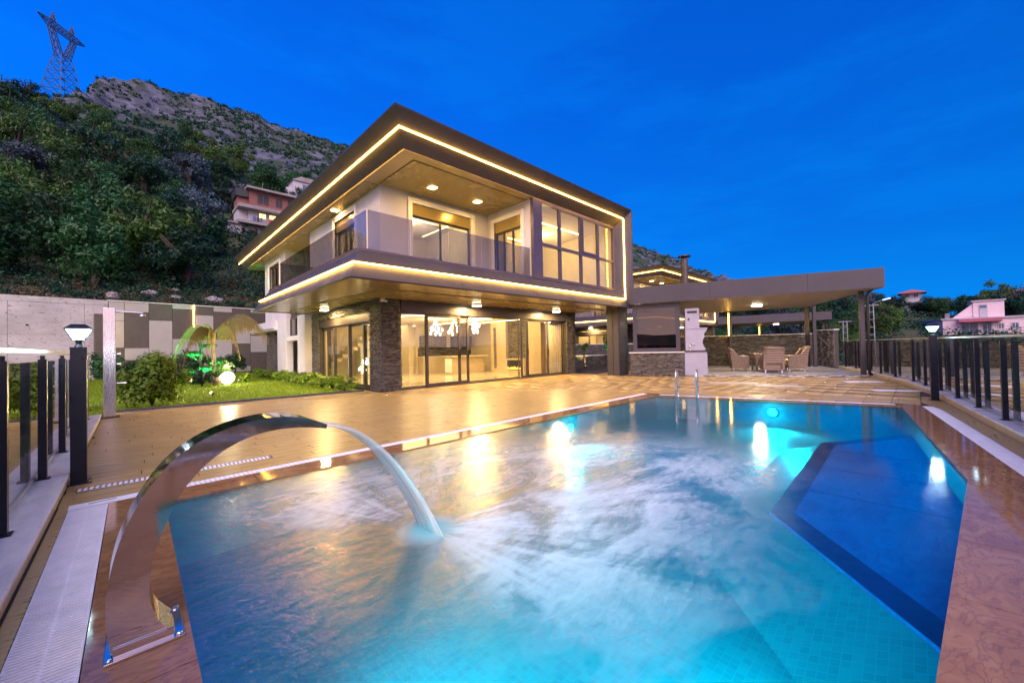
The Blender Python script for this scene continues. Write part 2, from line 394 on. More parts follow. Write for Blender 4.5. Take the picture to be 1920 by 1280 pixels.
def leaf(name, c1, c2, tr=0.25):
    m, t, p, out = newmat(name)
    a = nd(t, 'ShaderNodeAttribute', attribute_name='rnd').outputs['Fac']; o = nd(t, 'ShaderNodeObjectInfo').outputs['Random']
    c = mix(t, a, c1, c2); br = nd(t, 'ShaderNodeVectorMath', operation='SCALE'); t.links.new(c, br.inputs[0]); t.links.new(mth(t, 'MULTIPLY_ADD', o, 0.95, 0.62), br.inputs['Scale']); c = br.outputs[0]
    t.links.new(c, p.inputs['Base Color']); p.inputs['Roughness'].default_value = 0.5; p.inputs['Specular IOR Level'].default_value = 0.3
    d = nd(t, 'ShaderNodeBsdfTranslucent'); t.links.new(c, d.inputs[0])
    mx = nd(t, 'ShaderNodeMixShader'); mx.inputs[0].default_value = tr
    t.links.new(p.outputs[0], mx.inputs[1]); t.links.new(d.outputs[0], mx.inputs[2]); t.links.new(mx.outputs[0], out.inputs[0])
leaf('leaf_green', (0.008, 0.046, 0.012), (0.026, 0.090, 0.024))
leaf('leaf_dark', (0.003, 0.027, 0.015), (0.012, 0.052, 0.025))
leaf('leaf_yellow', (0.023, 0.066, 0.009), (0.056, 0.114, 0.018))
leaf('leaf_olive', (0.025, 0.048, 0.061), (0.054, 0.087, 0.112))
leaf('leaf_dry', (0.088, 0.068, 0.034), (0.163, 0.129, 0.068))
leaf('leaf_box', (0.07, 0.14, 0.006), (0.17, 0.26, 0.02))
leaf('leaf_palm', (0.18, 0.14, 0.04), (0.36, 0.28, 0.10))
leaf('grass', (0.16, 0.27, 0.003), (0.27, 0.38, 0.012), 0.3)
leaf('scrub', (0.010, 0.040, 0.022), (0.028, 0.075, 0.038))
M('lawn_soil', (0.17, 0.27, 0.005), 0.9, 0, 0.3, 1.5, 0.4, 40)
def terrain_mat():
    m, t, p, out = newmat('terrain'); ps = pos(t)
    ln = nd(t, 'ShaderNodeVectorMath', operation='LENGTH'); t.links.new(ps, ln.inputs[0]); r = ln.outputs['Value']
    st = pos(t, (1, 1, 1.7))
    rockn = noise(t, 0.035, 8, 0.68, st, 0.6)
    rk = mix(t, mapr(t, noise(t, 0.12, 7, 0.7, st, 0.5), 0.35, 0.68), (0.026, 0.032, 0.055), (0.15, 0.16, 0.22))  # bluish tint puts the haze of distant air into the rock colour
    rk = mix(t, mapr(t, noise(t, 0.02, 4, 0.5), 0.55, 0.7, 0, 0.5), rk, (0.13, 0.08, 0.07))
    gr = mix(t, mapr(t, noise(t, 0.3, 5), 0.35, 0.65), (0.022, 0.04, 0.02), (0.06, 0.08, 0.04))
    soil = mix(t, mapr(t, noise(t, 0.35, 6, 0.65), 0.38, 0.66), (0.05, 0.06, 0.022), (0.20, 0.12, 0.075))
    sn = nd(t, 'ShaderNodeSeparateXYZ'); t.links.new(nd(t, 'ShaderNodeNewGeometry').outputs['Normal'], sn.inputs[0])
    far = mix(t, mth(t, 'MAXIMUM', mapr(t, rockn, 0.45, 0.55), mapr(t, sn.outputs[2], 0.60, 0.74, 1.0, 0.0)), gr, rk)
    t.links.new(mix(t, mapr(t, r, 90, 190), soil, far), p.inputs['Base Color']); p.inputs['Roughness'].default_value = 0.95
    t.links.new(bump(t, noise(t, 0.16, 8, 0.7, st), 1.0, 3.0), p.inputs['Normal'])
terrain_mat()
def concrete():
    m, t, p, out = newmat('concrete')
    v = pos(t, (0.5, 0.5, 1))
    c = mix(t, mapr(t, noise(t, 1.2, 6, 0.65, v), 0.3, 0.7), (0.38, 0.355, 0.37), (0.54, 0.50, 0.52))
    pits = mapr(t, noise(t, 7, 3, 0.5, pos(t, (1, 1, 1.8))), 0.62, 0.68)
    c = mix(t, mapr(t, noise(t, 0.5, 6, 0.7, pos(t, (1, 1, 0.35))), 0.5, 0.75, 0, 0.45), c, (0.34, 0.29, 0.27)); c = mix(t, mth(t, 'MULTIPLY', pits, 0.75), c, (0.14, 0.11, 0.10))
    t.links.new(c, p.inputs['Base Color']); p.inputs['Roughness'].default_value = 0.85
    t.links.new(bump(t, pits, 0.4, -0.01), p.inputs['Normal'])
concrete()
def wicker():
    m, t, p, out = newmat('wicker')
    v = pos(t, obj=True); wv = nd(t, 'ShaderNodeTexChecker'); wv.inputs['Scale'].default_value = 26; t.links.new(v, wv.inputs[0])
    c = mix(t, mth(t, 'MULTIPLY', wv.outputs['Fac'], 0.7), (0.40, 0.29, 0.20), (0.22, 0.145, 0.10))
    sz = nd(t, 'ShaderNodeSeparateXYZ'); t.links.new(nd(t, 'ShaderNodeNewGeometry').outputs['Position'], sz.inputs[0])
    band = mapr(t, mth(t, 'SINE', mth(t, 'MULTIPLY', sz.outputs[2], 2 * math.pi / 0.105)), -0.4, 0.6, 0.0, 0.8)
    c = mix(t, band, c, (0.11, 0.065, 0.05)); t.links.new(mix(t, mapr(t, noise(t, 9, 4), 0.35, 0.7, 0, 0.35), c, (0.46, 0.36, 0.27)), p.inputs['Base Color']); p.inputs['Roughness'].default_value = 0.5
    t.links.new(bump(t, wv.outputs['Fac'], 0.6, 0.008), p.inputs['Normal'])
wicker()
def patio_mat():
    m, t, p, out = newmat('patio_tile')
    v = pos(t, (1, 1, 1), R_(-24.8))
    wv = nd(t, 'ShaderNodeTexWave', wave_type='BANDS', bands_direction='DIAGONAL', wave_profile='TRI'); wv.inputs['Scale'].default_value = 0.75; wv.inputs['Distortion'].default_value = 0.0
    t.links.new(v, wv.inputs[0])
    ck = nd(t, 'ShaderNodeTexChecker'); ck.inputs['Scale'].default_value = 1.1; t.links.new(v, ck.inputs[0])
    f_ = mapr(t, mth(t, 'ADD', wv.outputs['Fac'], mth(t, 'MULTIPLY', ck.outputs['Fac'], 0.25)), 0.6, 0.66)
    t.links.new(mix(t, f_, (0.52, 0.49, 0.46), (0.13, 0.12, 0.13)), p.inputs['Base Color']); p.inputs['Roughness'].default_value = 0.3
patio_mat()
JET = (1.62, 2.61)
def ramp(t, v, pts):
    n = nd(t, 'ShaderNodeFloatCurve'); c = n.mapping.curves[0]
    while len(c.points) > 2: c.points.remove(c.points[1])
    c.points[0].location = pts[0]; c.points[1].location = pts[-1]
    for p in pts[1:-1]: c.points.new(*p)
    n.mapping.update(); t.links.new(v, n.inputs['Value']); return n.outputs[0]
def water_mat():
    """clear pool water; broken, foaming surface round the place where the jet lands"""
    m, t, p, out = newmat('water')
    ps = pos(t); sp = nd(t, 'ShaderNodeSeparateXYZ'); t.links.new(ps, sp.inputs[0])
    dx = mth(t, 'SUBTRACT', sp.outputs[0], JET[0]); dy = mth(t, 'SUBTRACT', sp.outputs[1], JET[1])
    d = mth(t, 'SQRT', mth(t, 'ADD', mth(t, 'ADD', mth(t, 'MULTIPLY', dx, dx), mth(t, 'MULTIPLY', dy, dy)), 0.0004))
    ua = mth(t, 'MULTIPLY_ADD', mth(t, 'ARCTAN2', dy, dx), 1 / (2 * math.pi), 0.5)     # -180..180 deg -> 0..1
    A = lambda a: a / 360 + 0.5
    edge = mth(t, 'MULTIPLY', ramp(t, ua, [(0, .14), (A(-140), .18), (A(-90), .40), (A(-60), .46), (A(-37), .60), (A(-12), .92), (A(15), .86), (A(45), .60), (A(90), .48), (A(125), .40), (A(150), .20), (1, .14)]), 5.2)
    wgt = ramp(t, ua, [(0, .06), (A(-140), .06), (A(-112), .22), (A(-85), .72), (A(-37), .95), (A(-8), .80), (A(15), .50), (A(50), .42), (A(85), .62), (A(110), .85), (A(135), .45), (A(155), .12), (1, .06)])
    cb = nd(t, 'ShaderNodeCombineXYZ'); t.links.new(mth(t, 'MULTIPLY', mth(t, 'DIVIDE', dx, d), 3.2), cb.inputs[0]); t.links.new(mth(t, 'MULTIPLY', mth(t, 'DIVIDE', dy, d), 3.2), cb.inputs[1]); t.links.new(mth(t, 'MULTIPLY', d, 0.45), cb.inputs[2])
    streak = noise(t, 1.15, 8, 0.58, cb.outputs[0], 0.35)
    cloud = noise(t, 0.95, 8, 0.62, pos(t, (0.8, 1.5, 1), R_(-12)), 1.1)
    fine = noise(t, 9.0, 5, 0.65, pos(t, (0.7, 1.6, 1), R_(-12)), 0.6)
    warp = mth(t, 'MULTIPLY_ADD', mth(t, 'SUBTRACT', cloud, 0.5), 2.6, mth(t, 'MULTIPLY', mth(t, 'SUBTRACT', streak, 0.5), 1.8))
    rel = mth(t, 'DIVIDE', mth(t, 'ADD', d, warp), edge)
    body = mapr(t, rel, 0.55, 1.02, 1.0, 0.0)
    tex = mapr(t, mth(t, 'ADD', mth(t, 'MULTIPLY', streak, 0.38), mth(t, 'ADD', mth(t, 'MULTIPLY', cloud, 0.47), mth(t, 'MULTIPLY', fine, 0.15))), 0.40, 0.60, 0.04, 1.0)
    foam = mth(t, 'MULTIPLY', mth(t, 'MULTIPLY', mth(t, 'MULTIPLY', body, tex), wgt), 0.90, clamp=True)
    core = mapr(t, d, 0.05, 0.34, 0.85, 0.0)
    agit = mapr(t, mth(t, 'ADD', d, mth(t, 'MULTIPLY', mth(t, 'SUBTRACT', cloud, 0.5), 2.5)), 2.4, 5.2, 1.0, 0.0)
    house_side = mapr(t, sp.outputs[1], 1.2, 2.6)
    rough = mth(t, 'MULTIPLY_ADD', agit, 0.19, 0.035)
    h2 = noise(t, 26, 4, 0.6, pos(t, (1, 1.6, 1)), 0.3)
    bn = bump(t, mth(t, 'MULTIPLY', h2, mth(t, 'MULTIPLY_ADD', agit, 1.0, 0.18)), 0.6, 0.0045)
    tr = nd(t, 'ShaderNodeBsdfTransparent'); tr.inputs[0].default_value = (0.03, 0.72, 0.84, 1)
    g = nd(t, 'ShaderNodeBsdfGlossy'); t.links.new(rough, g.inputs['Roughness']); t.links.new(bn, g.inputs['Normal'])
    lw = nd(t, 'ShaderNodeLayerWeight'); lw.inputs[0].default_value = 0.5
    fac = mth(t, 'MULTIPLY_ADD', mth(t, 'POWER', lw.outputs['Facing'], 4.2), 0.96, 0.03)
    fac = mth(t, 'ADD', fac, mth(t, 'MULTIPLY', mth(t, 'MULTIPLY', agit, house_side), mapr(t, fine, 0.3, 0.7, 0.16, 0.46)), clamp=True)
    mx = nd(t, 'ShaderNodeMixShader'); t.links.new(fac, mx.inputs[0]); t.links.new(tr.outputs[0], mx.inputs[1]); t.links.new(g.outputs[0], mx.inputs[2])
    df = nd(t, 'ShaderNodeBsdfDiffuse'); df.inputs[0].default_value = (0.80, 0.86, 0.88, 1)
    tl = nd(t, 'ShaderNodeBsdfTranslucent'); tl.inputs[0].default_value = (0.5, 0.95, 1.0, 1)
    fm = nd(t, 'ShaderNodeMixShader'); t.links.new(mth(t, 'MULTIPLY_ADD', core, 0.6, 0.25), fm.inputs[0]); t.links.new(df.outputs[0], fm.inputs[1]); t.links.new(tl.outputs[0], fm.inputs[2])
    m2 = nd(t, 'ShaderNodeMixShader'); t.links.new(mth(t, 'MAXIMUM', foam, core), m2.inputs[0]); t.links.new(mx.outputs[0], m2.inputs[1]); t.links.new(fm.outputs[0], m2.inputs[2])
    t.links.new(m2.outputs[0], out.inputs[0])
water_mat()
# ================================================================== SETTING
from mathutils import noise as mnoise
PHI0 = math.atan2(fwd.y, fwd.x)
def px2th(p): return math.atan((p - 960) / 733.3)
_sk = [(-900, 150, 220), (-300, 150, 220), (0, 168, 220), (60, 182, 240), (110, 176, 325), (150, 160, 360), (190, 140, 410), (215, 137, 420), (262, 143, 430), (330, 163, 440), (400, 182, 450), (530, 228, 470),
       (660, 268, 480), (900, 350, 500), (1100, 418, 520), (1190, 448, 520), (1270, 482, 520), (1310, 502, 420), (1400, 526, 260), (1470, 536, 165), (1560, 566, 150), (1640, 582, 140),
       (1690, 570, 140), (1760, 584, 140), (1850, 580, 140), (1920, 578, 140), (2600, 585, 140)]
_th = np.array([px2th(a) for a, b, c in _sk]); _R = np.array([c for a, b, c in _sk], float)
_tan = np.array([(646 - (a - 960) * 0.0191 - b) / math.hypot(733.3, a - 960) for a, b, c in _sk])
def tprof(th):
    R = float(np.interp(th, _th, _R)); tn = float(np.interp(th, _th, _tan)); d = math.degrees(th)
    r0 = float(np.interp(d, [-60, -22, -10, 28, 34, 60], [35.5, 37, 62, 62, 34, 30]))
    z0 = float(np.interp(d, [-60, -22, -8, 5, 28, 36, 60], [4.35, 4.35, 3.0, 0, -0.3, -3.5, -4.5]))
    if abs(d) > 62: tn *= max(0.11, 1 - (abs(d) - 62) / 60)
    if d > 75 or d < -95: z0 = -4.0
    return R, 1.35 + tn * R, r0, z0
def tz(x, y, nz_=True):
    r = math.hypot(x, y); th = PHI0 - math.atan2(y, x)
    th = (th + math.pi) % (2 * math.pi) - math.pi
    R, zs, r0, z0 = tprof(th)
    if r < r0 - 1.2: z = -2.6 if z0 > -2 else min(-2.6, z0)
    elif r < r0: z = z0
    elif r < R: z = z0 + (zs - z0) * ((r - r0) / (R - r0)) ** (1.15 if th < 0 else 1.5 if th > 0.5 else 1.15 + 0.7 * th)
    else: z = zs - (r - R) * 0.35
    cg = float(np.interp(th, [px2th(150), px2th(205), px2th(330), px2th(420)], [0, 1, 1, 0])); u_ = r / R
    if cg > 0 and 0.62 < u_ < 0.97: z -= cg * 0.13 * zs * float(np.interp(u_, [0.62, 0.84, 0.97], [0, 1, 0]))
    if nz_ and r > r0 + 2:
        a = min(1, max(0, (r - r0) / 60)) * 0.9 + min(1, max(0, (r - 120) / 200)) * 4.5
        z += a * mnoise.fractal(Vector((x * 0.045, y * 0.045, 1.3)), 1.0, 2.1, 5) + 0.28 * min(1, (r - r0) / 8) * mnoise.noise(Vector((x * 0.6, y * 0.6, 0)))
        if r > 250: z += 3.5 * abs(mnoise.noise(Vector((x * 0.09, y * 0.09, 4.0)))) * min(1, (r - 250) / 80)
    return z
ths = np.concatenate([np.linspace(-math.pi, R_(-62), 40)[:-1], np.linspace(R_(-62), R_(62), 400), np.linspace(R_(62), math.pi, 40)[1:]])
rs = np.concatenate([[2, 12, 22, 27, 29.5], np.linspace(30.5, 64, 40), np.geomspace(66, 620, 120), [800, 1200, 2500]])
V = np.zeros((len(ths), len(rs), 3))
for i, th in enumerate(ths):
    cx_, sy_ = math.cos(PHI0 - th), math.sin(PHI0 - th)
    for j, r in enumerate(rs):
        z = tz(r * cx_, r * sy_) if r < 700 else -8.0
        V[i, j] = (r * cx_, r * sy_, z)
ni, nj = len(ths), len(rs)
ii, jj = np.meshgrid(np.arange(ni - 1), np.arange(nj - 1), indexing='ij')
F = np.stack([ii * nj + jj, ii * nj + jj + 1, (ii + 1) * nj + jj + 1, (ii + 1) * nj + jj], -1).reshape(-1, 4)[:, ::-1]
tag(npmesh('hillside', V.reshape(-1, 3), F, 'terrain', org=(0, 0, 0), smooth=True), kind='structure')

# ---- pool outline (water level flush with the deck)
PO = [(0.20, 0.15), (2.26, -0.02), (5.72, -0.31), (11.20, 0.24), (9.95, 4.82), (0.20, 4.82)]
WZ = -0.012
basin = MB()
for i in range(len(PO)):
    a, b = PO[i], PO[(i + 1) % len(PO)]
    basin.sheet([(a[0], a[1], -0.05), (b[0], b[1], -0.05), (b[0], b[1], -0.62), (a[0], a[1], -0.62)][::-1])
basin.sheet([(p[0], p[1], -0.62) for p in PO])
bo = tag(basin.build('pool_basin', 'mosaic'), kind='structure')
BE = [(9.70, 0.10), (8.02, 1.12), (4.46, 1.03), (3.05, -0.08), (5.72, -0.305)]
FT = [(10.35, 0.17), (8.35, 1.75), (4.00, 1.62), (2.15, 0.00), (5.72, -0.300)]
mb = MB(); mb.add([(*p, -0.619) for p in FT] + [(*p, -0.325) for p in BE], [(0, 1, 2, 3, 4), (9, 8, 7, 6, 5)] + [(i, 5 + i, 5 + (i + 1) % 5, (i + 1) % 5) for i in range(5)]); mb.build('bench_apron', 'mosaic', bo)
mb = MB(); mb.prism(BE, -0.325, -0.30); mb.build('bench_top', 'bench_marble', bo)
inn = [(9.45, 0.08), (8.02, 0.93), (4.58, 0.86), (3.36, -0.10)]
for i in range(3):
    mb = MB(); mb.prism([BE[i], BE[i + 1], inn[i + 1], inn[i]], -0.300, -0.294); mb.build('bench_border', 'strip_dark', bo)
for xx in (5.4, 6.5, 7.6):
    mb = MB(); mb.box(xx, xx + 0.012, -0.2, 0.86, -0.300, -0.2965); mb.build('bench_joint', 'strip_dark', bo)
mb = MB(); mb.sheet([(p[0], p[1], WZ) for p in PO]); tag(mb.build('pool_water', 'water'), kind='structure')

# ---- coping slabs round the pool
cop = tag(bpy.data.objects.new('pool_coping', None), kind='structure'); C.objects.link(cop); ORG[cop] = np.zeros(3)
def gl_y(x): return -0.05 + (x - 11.55) * 0.1215          # inner edge of the right-hand grating
def gr_y(x): return -0.17 + (x - 11.82) * 0.129           # its outer edge
def pe_y(x): return float(np.interp(x, [0.2, 2.26, 5.72, 11.2], [0.15, -0.02, -0.31, 0.24]))
G_ = 0.003
y = -1.2
def slab(poly, z0=-0.05, z1=0.0):
    q = MB(); q.prism(poly, z0, z1); return q.build('coping_slab', 'coping', cop)
ys = [-1.62, -0.9, -0.25, 0.15, 0.85, 1.55, 2.25, 2.95, 3.65, 4.35, 5.2]
for a, b in zip(ys[:-1], ys[1:]): slab([(-0.165, a + G_), (0.20, a + G_), (0.20, b - G_), (-0.165, b - G_)])
xs = [0.20 + 0.75 * i for i in range(13)] + [10.02]
for a, b in zip(xs[:-1], xs[1:]): slab([(a + G_, 4.82), (b - G_, 4.82), (b - G_, 5.2), (a + G_, 5.2)])
xs = [0.20, 1.2, 2.26, 3.1, 4.0, 4.9, 5.72, 6.6, 7.5, 8.4, 9.3, 10.2, 11.2]
for a, b in zip(xs[:-1], xs[1:]): slab([(a + G_, pe_y(a)), (b - G_, pe_y(b)), (b - G_, gl_y(b)), (a + G_, gl_y(a))])
FD = Vector((1.25, -4.58, 0)).normalized(); FN = Vector((-FD.y, FD.x, 0))   # far edge and its outward normal
def far(s, t): p = Vector((9.95, 4.82, 0)) + FD * s + FN * t; return (p.x, p.y)
ln = math.hypot(1.25, 4.58); n_ = 7
for i in range(n_): slab([far(ln * i / n_ + G_, 0), far(ln * (i + 1) / n_ - G_, 0), far(ln * (i + 1) / n_ - G_, 0.24), far(ln * i / n_ + G_, 0.24)])
slab([(10.02, 4.82), far(0.0, 0.24), (10.30, 5.2), (10.02, 5.2)])
slab([(11.2, 0.24), far(ln, 0.24), (11.75, 0.1), (11.55, gl_y(11.55)), (11.2, gl_y(11.2))])

# ---- gratings: white slats over a dark channel
def grating(label, a, b, wdt, pitch, duty=0.55, skew=0.0, group='white overflow gratings round the pool'):
    a, b = Vector((*a, 0)), Vector((*b, 0)); d = (b - a); L = d.length; d.normalize(); n = Vector((-d.y, d.x, 0))
    t = thing('drain_grating', label, 'grating', tuple(a), group)
    q = MB(); q.prism([tuple((a + n * 0).xy), tuple(b.xy), tuple((b + n * wdt).xy), tuple((a + n * wdt).xy)], -0.05, -0.022); q.build('channel', 'dark_channel', t)
    q = MB(); k = int(L / pitch)
    for i in range(k):
        s0 = a + d * (i * pitch); s1 = s0 + d * (pitch * duty); off = d * skew
        q.prism([tuple((s0 + n * 0.006).xy), tuple((s1 + n * 0.006).xy), tuple((s1 + off + n * (wdt - 0.006)).xy), tuple((s0 + off + n * (wdt - 0.006)).xy)], -0.022, -0.001)
    for off in (0.0, wdt / 2 - 0.006, wdt - 0.012):
        q.prism([tuple((a + n * off).xy), tuple(b.xy + n.xy * off), tuple((b + n * (off + 0.012)).xy), tuple((a + n * (off + 0.012)).xy)], -0.0225, -0.0035)
    tag(q.build('slat', 'white_plastic', t), kind='stuff')
    return t
grating('wide white ribbed grating on the left, beside the steel jet', (-0.17, -1.6), (-0.17, 5.19), 0.245, 0.026, 0.6, 0.012)
grating('long white slatted grating along the house side of the pool', (0.05, 5.203), (10.27, 5.203), 0.15, 0.042)
grating('short white slatted grating in the deck beside the left lamp post', (-0.41, 5.86), (1.28, 5.80), 0.14, 0.042, group='deck drains')
grating('white slatted grating along the far end of the pool under the ladder', tuple(far(ln - 0.02, 0.243)), tuple(far(0.02, 0.243)), -0.16, 0.045)
grating('white grating on the right, running along the glass fence kerb', (11.55, gl_y(11.55) - 0.004), (0.2, gl_y(0.2) - 0.004), 0.21, 0.028, 0.6)
c1 = thing('grating_corner', 'white corner plate where the left gratings meet', 'cover plate', (-0.2, 5.28, 0))
mb = MB(); mb.box(-0.42, 0.045, 5.203, 5.353, -0.04, 0.001); mb.build('plate', 'white_plastic', c1)
mb = MB(); mb.bar((-0.30, 5.29, 0.002), (-0.12, 5.31, 0.002), 0.012, 0.002); mb.build('handle_slot', 'dark_channel', c1)

# ---- deck of wood-look planks
deck = tag(bpy.data.objects.new('pool_deck', None), kind='structure'); C.objects.link(deck); ORG[deck] = np.zeros(3)
Q0 = Vector((15.8, 8.8, 0)); U = Vector((0.42, -0.9075, 0)).normalized(); Vv = Vector((-U.y, U.x, 0))
def W(s, t, z=0.0): p = Q0 + U * s + Vv * t; return (p.x, p.y, z)
mb = MB()
mb.sheet([(-0.5, 5.35, -0.006), (10.27, 5.35, -0.006), (24, 5.36, -0.006), (24, 14.6, -0.006), (16.0, 14.6, -0.006), (16.0, 12.05, -0.006), (5.75, 12.05, -0.006), (5.75, 13.02, -0.006), (-0.5, 13.1, -0.006)])
mb.sheet([(10.28, 5.352, -0.006), (11.8, -0.1, -0.006), (14, -0.35, -0.006), (21, 1.5, -0.006), (24, 5.352, -0.006)])
mb.sheet([(-0.5, -2.2, -0.006), (-0.415, -2.2, -0.006), (-0.415, 5.34, -0.006), (-0.5, 5.34, -0.006)])
mb.build('grout_bed', 'grout', deck)
tiles = []   # x0,x1,y0,y1
def xmax(y): return 15.8 + (8.8 - y) * 0.463 if y < 8.8 else 15.75
PL, PW = 1.2, 0.2; GP = 0.0045
row = 0; y = 5.36
while y < 13.0:
    x = -0.495 - random.uniform(0, PL); lim = xmax(y + 0.1) if y < 12.0 - 0.1 else 5.7
    while x < lim:
        a, b = max(x, -0.495), min(x + PL, lim)
        if b - a > 0.06: tiles.append((a + GP, b - GP, y + GP, y + PW - GP))
        x += PL
    y += PW; row += 1
PL, PW = 0.9, 0.45; y = 5.36 - PW; row = 0
while y > -0.3:
    lo_ = float(np.interp(y, [0.24, 4.82], [11.2, 9.95])) + 0.47; hi_ = xmax(y); x = 8.1
    lo_ = max(lo_, 11.75 if y < 0.0 else lo_)
    while x < hi_:
        a, b = max(x, lo_), min(x + PL, hi_)
        if b - a > 0.06: tiles.append((a + GP, b - GP, y + GP, y + PW - GP))
        x += PL
    y -= PW; row += 1
for k in range(12): tiles.append((16.12 + 0.9 * (k % 9), 16.12 + 0.9 * (k % 9) + 0.896, 9.0 + 0.9 * (k // 9), 9.0 + 0.9 * (k // 9) + 0.896))
cut = []
for q in tiles:                                   # leave room for the short drain beside the lamp post
    if q[0] < 1.29 and q[1] > -0.42 and q[2] < 5.93 and q[3] > 5.80:
        if q[1] > 1.33: cut.append((1.292, q[1], q[2], q[3]))
        cut.append((max(q[0], -0.495), min(q[1], 1.286), q[2], 5.797))
    else: cut.append(q)
tiles = [q for q in cut if q[1] - q[0] > 0.02 and q[3] - q[2] > 0.02]
yy_ = -2.2
while yy_ < 5.2: tiles.append((-0.482, -0.418, yy_ + GP, yy_ + 1.2 - GP)); yy_ += 1.2
tiles.sort(key=lambda q: (q[0] + q[1]) ** 2 / 4 + (q[2] + q[3]) ** 2 / 4)
near, rest = tiles[:290], tiles[290:]
me0 = {}
for q in near:
    key = (round(q[1] - q[0], 3), round(q[3] - q[2], 3))
    if key not in me0:
        t_ = MB(); t_.box(-key[0] / 2, key[0] / 2, -key[1] / 2, key[1] / 2, -0.02, 0.0)
        me = bpy.data.meshes.new('tile'); me.from_pydata(t_.v, [], t_.f); me.materials.append(MAT['wood_tile']); me0[key] = me
    o = bpy.data.objects.new('tile', me0[key]); C.objects.link(o); o.parent = deck
    o.location = ((q[0] + q[1]) / 2, (q[2] + q[3]) / 2, random.uniform(-0.0006, 0.0006))
Vt = []; Ft = []; rn = []
def boxes_np(bx):
    """list of (x0,x1,y0,y1,z0,z1) -> V,F,rnd"""
    B = np.array(bx, float); n = len(B)
    ix = [(0, 2, 4), (1, 2, 4), (1, 3, 4), (0, 3, 4), (0, 2, 5), (1, 2, 5), (1, 3, 5), (0, 3, 5)]
    V = np.stack([B[:, list(i)] for i in ix], 1).reshape(-1, 3)
    f = np.array([(3, 2, 1, 0), (4, 5, 6, 7), (0, 1, 5, 4), (1, 2, 6, 5), (2, 3, 7, 6), (3, 0, 4, 7)])
    F = (np.arange(n)[:, None, None] * 8 + f[None]).reshape(-1, 4)
    return V, F, np.repeat(rng.random(n), 6)
V, F, r_ = boxes_np([(q[0], q[1], q[2], q[3], -0.02, rng.uniform(-0.0004, 0.0004)) for q in rest])
tag(npmesh('far_tile', V, F, 'wood_tile', deck, r_), kind='stuff')

# ---- patio with black and white border
pat = tag(bpy.data.objects.new('patio', None), kind='structure'); C.objects.link(pat); ORG[pat] = np.zeros(3)
mb = MB(); mb.prism([W(2.0, 0.05)[:2], W(9.0, 0.25)[:2], W(9.3, 8.0)[:2], W(2.0, 8.0)[:2]], -0.03, 0.03); mb.build('patio_floor', 'patio_tile', pat)
mb = MB(); mb.prism([W(2.15, 0.05)[:2], W(9.0, 0.25)[:2], W(9.0, 0.45)[:2], W(2.15, 0.25)[:2]], 0.03, 0.034); mb.build('patio_border', 'cladding_dark', pat)
mb = MB()
for i in range(26):
    s = 2.25 + i * 0.26; f_ = 0.03 if i % 2 else 0.09; tt = 0.05 + 0.2 * (s - 2.15) / 6.85
    mb.prism([W(s + f_, tt + 0.01)[:2], W(s + 0.25 - f_, tt + 0.01)[:2], W(s + 0.25 - (0.12 - f_), tt + 0.19)[:2], W(s + (0.12 - f_), tt + 0.19)[:2]], 0.034, 0.038)
tag(mb.build('border_tile', 'white_cap', pat), kind='stuff')

# ---- inspection covers in the far deck
def cover(label, c, w_, d_, rot, m='coping', rim=True):
    t = thing('inspection_cover', label, 'cover', (c[0], c[1], 0.002))
    ca, sa = math.cos(rot), math.sin(rot)
    def P(a, b): return (c[0] + a * ca - b * sa, c[1] + a * sa + b * ca)
    q = MB(); q.prism([P(-w_, -d_), P(w_, -d_), P(w_, d_), P(-w_, d_)], 0.002, 0.010); q.build('lid', m, t)
    if rim:
        q = MB()
        for (a0, b0, a1, b1) in ((-w_, -d_, w_, -d_), (w_, -d_, w_, d_), (w_, d_, -w_, d_), (-w_, d_, -w_, -d_)):
            q.bar((*P(a0, b0), 0.008), (*P(a1, b1), 0.008), 0.03, 0.010)
        q.build('rim', 'steel_brushed', t)
    q = MB(); q.bar((*P(-0.05, 0), 0.0115), (*P(0.05, 0), 0.0115), 0.02, 0.003); q.build('lift_handle', 'dark_channel', t)
rot_ = math.atan2(U.y, U.x)
cover('metal rimmed deck cover behind the pool ladder', (14.55, 4.35), 0.75, 0.42, rot_, 'kerb_face')
cover('metal rimmed deck cover in the middle of the far deck', (14.35, 3.0), 0.62, 0.42, rot_, 'kerb_face')
cover('long pale deck cover in front of the canopy column', (17.2, 1.25), 0.5, 0.22, rot_, 'white_plastic', False)
cover('white plastic skimmer lid beside the right lamp post', (14.6, 0.40), 0.16, 0.5, rot_ + math.pi / 2, 'white_plastic', False)

# ---- kerbs under the fences
KL = tag(bpy.data.objects.new('left_kerb', None), kind='structure'); C.objects.link(KL); ORG[KL] = np.zeros(3)
yk = [-2.2, -0.8, 0.6, 2.0, 3.4, 4.8, 6.2, 7.6, 9.0, 10.4, 11.95]
for a, b in zip(yk[:-1], yk[1:]):
    q = MB(); q.box(-0.98, -0.485, a + 0.002, b - 0.002, 0.085, 0.12); q.build('kerb_cap', 'kerb_stone', KL, bevel=0.006)
mb = MB(); mb.box(-0.96, -0.50, -2.2, 11.95, -0.3, 0.085); mb.build('kerb_body', 'kerb_face', KL)
def kb(x): return float(np.interp(x, [0, 8.06, 13.54, 16.55, 20.86, 25.4], [-1.86, -0.91, -0.29, 0.23, 1.35, 2.75]))
KR = tag(bpy.data.objects.new('right_kerb', None), kind='structure'); C.objects.link(KR); ORG[KR] = np.zeros(3)
xk = [-0.9, 0.6, 2.1, 3.6, 5.1, 6.6, 8.06, 9.4, 10.8, 12.2, 13.54, 15.05, 16.55, 18.7, 20.86, 23.1, 25.4]
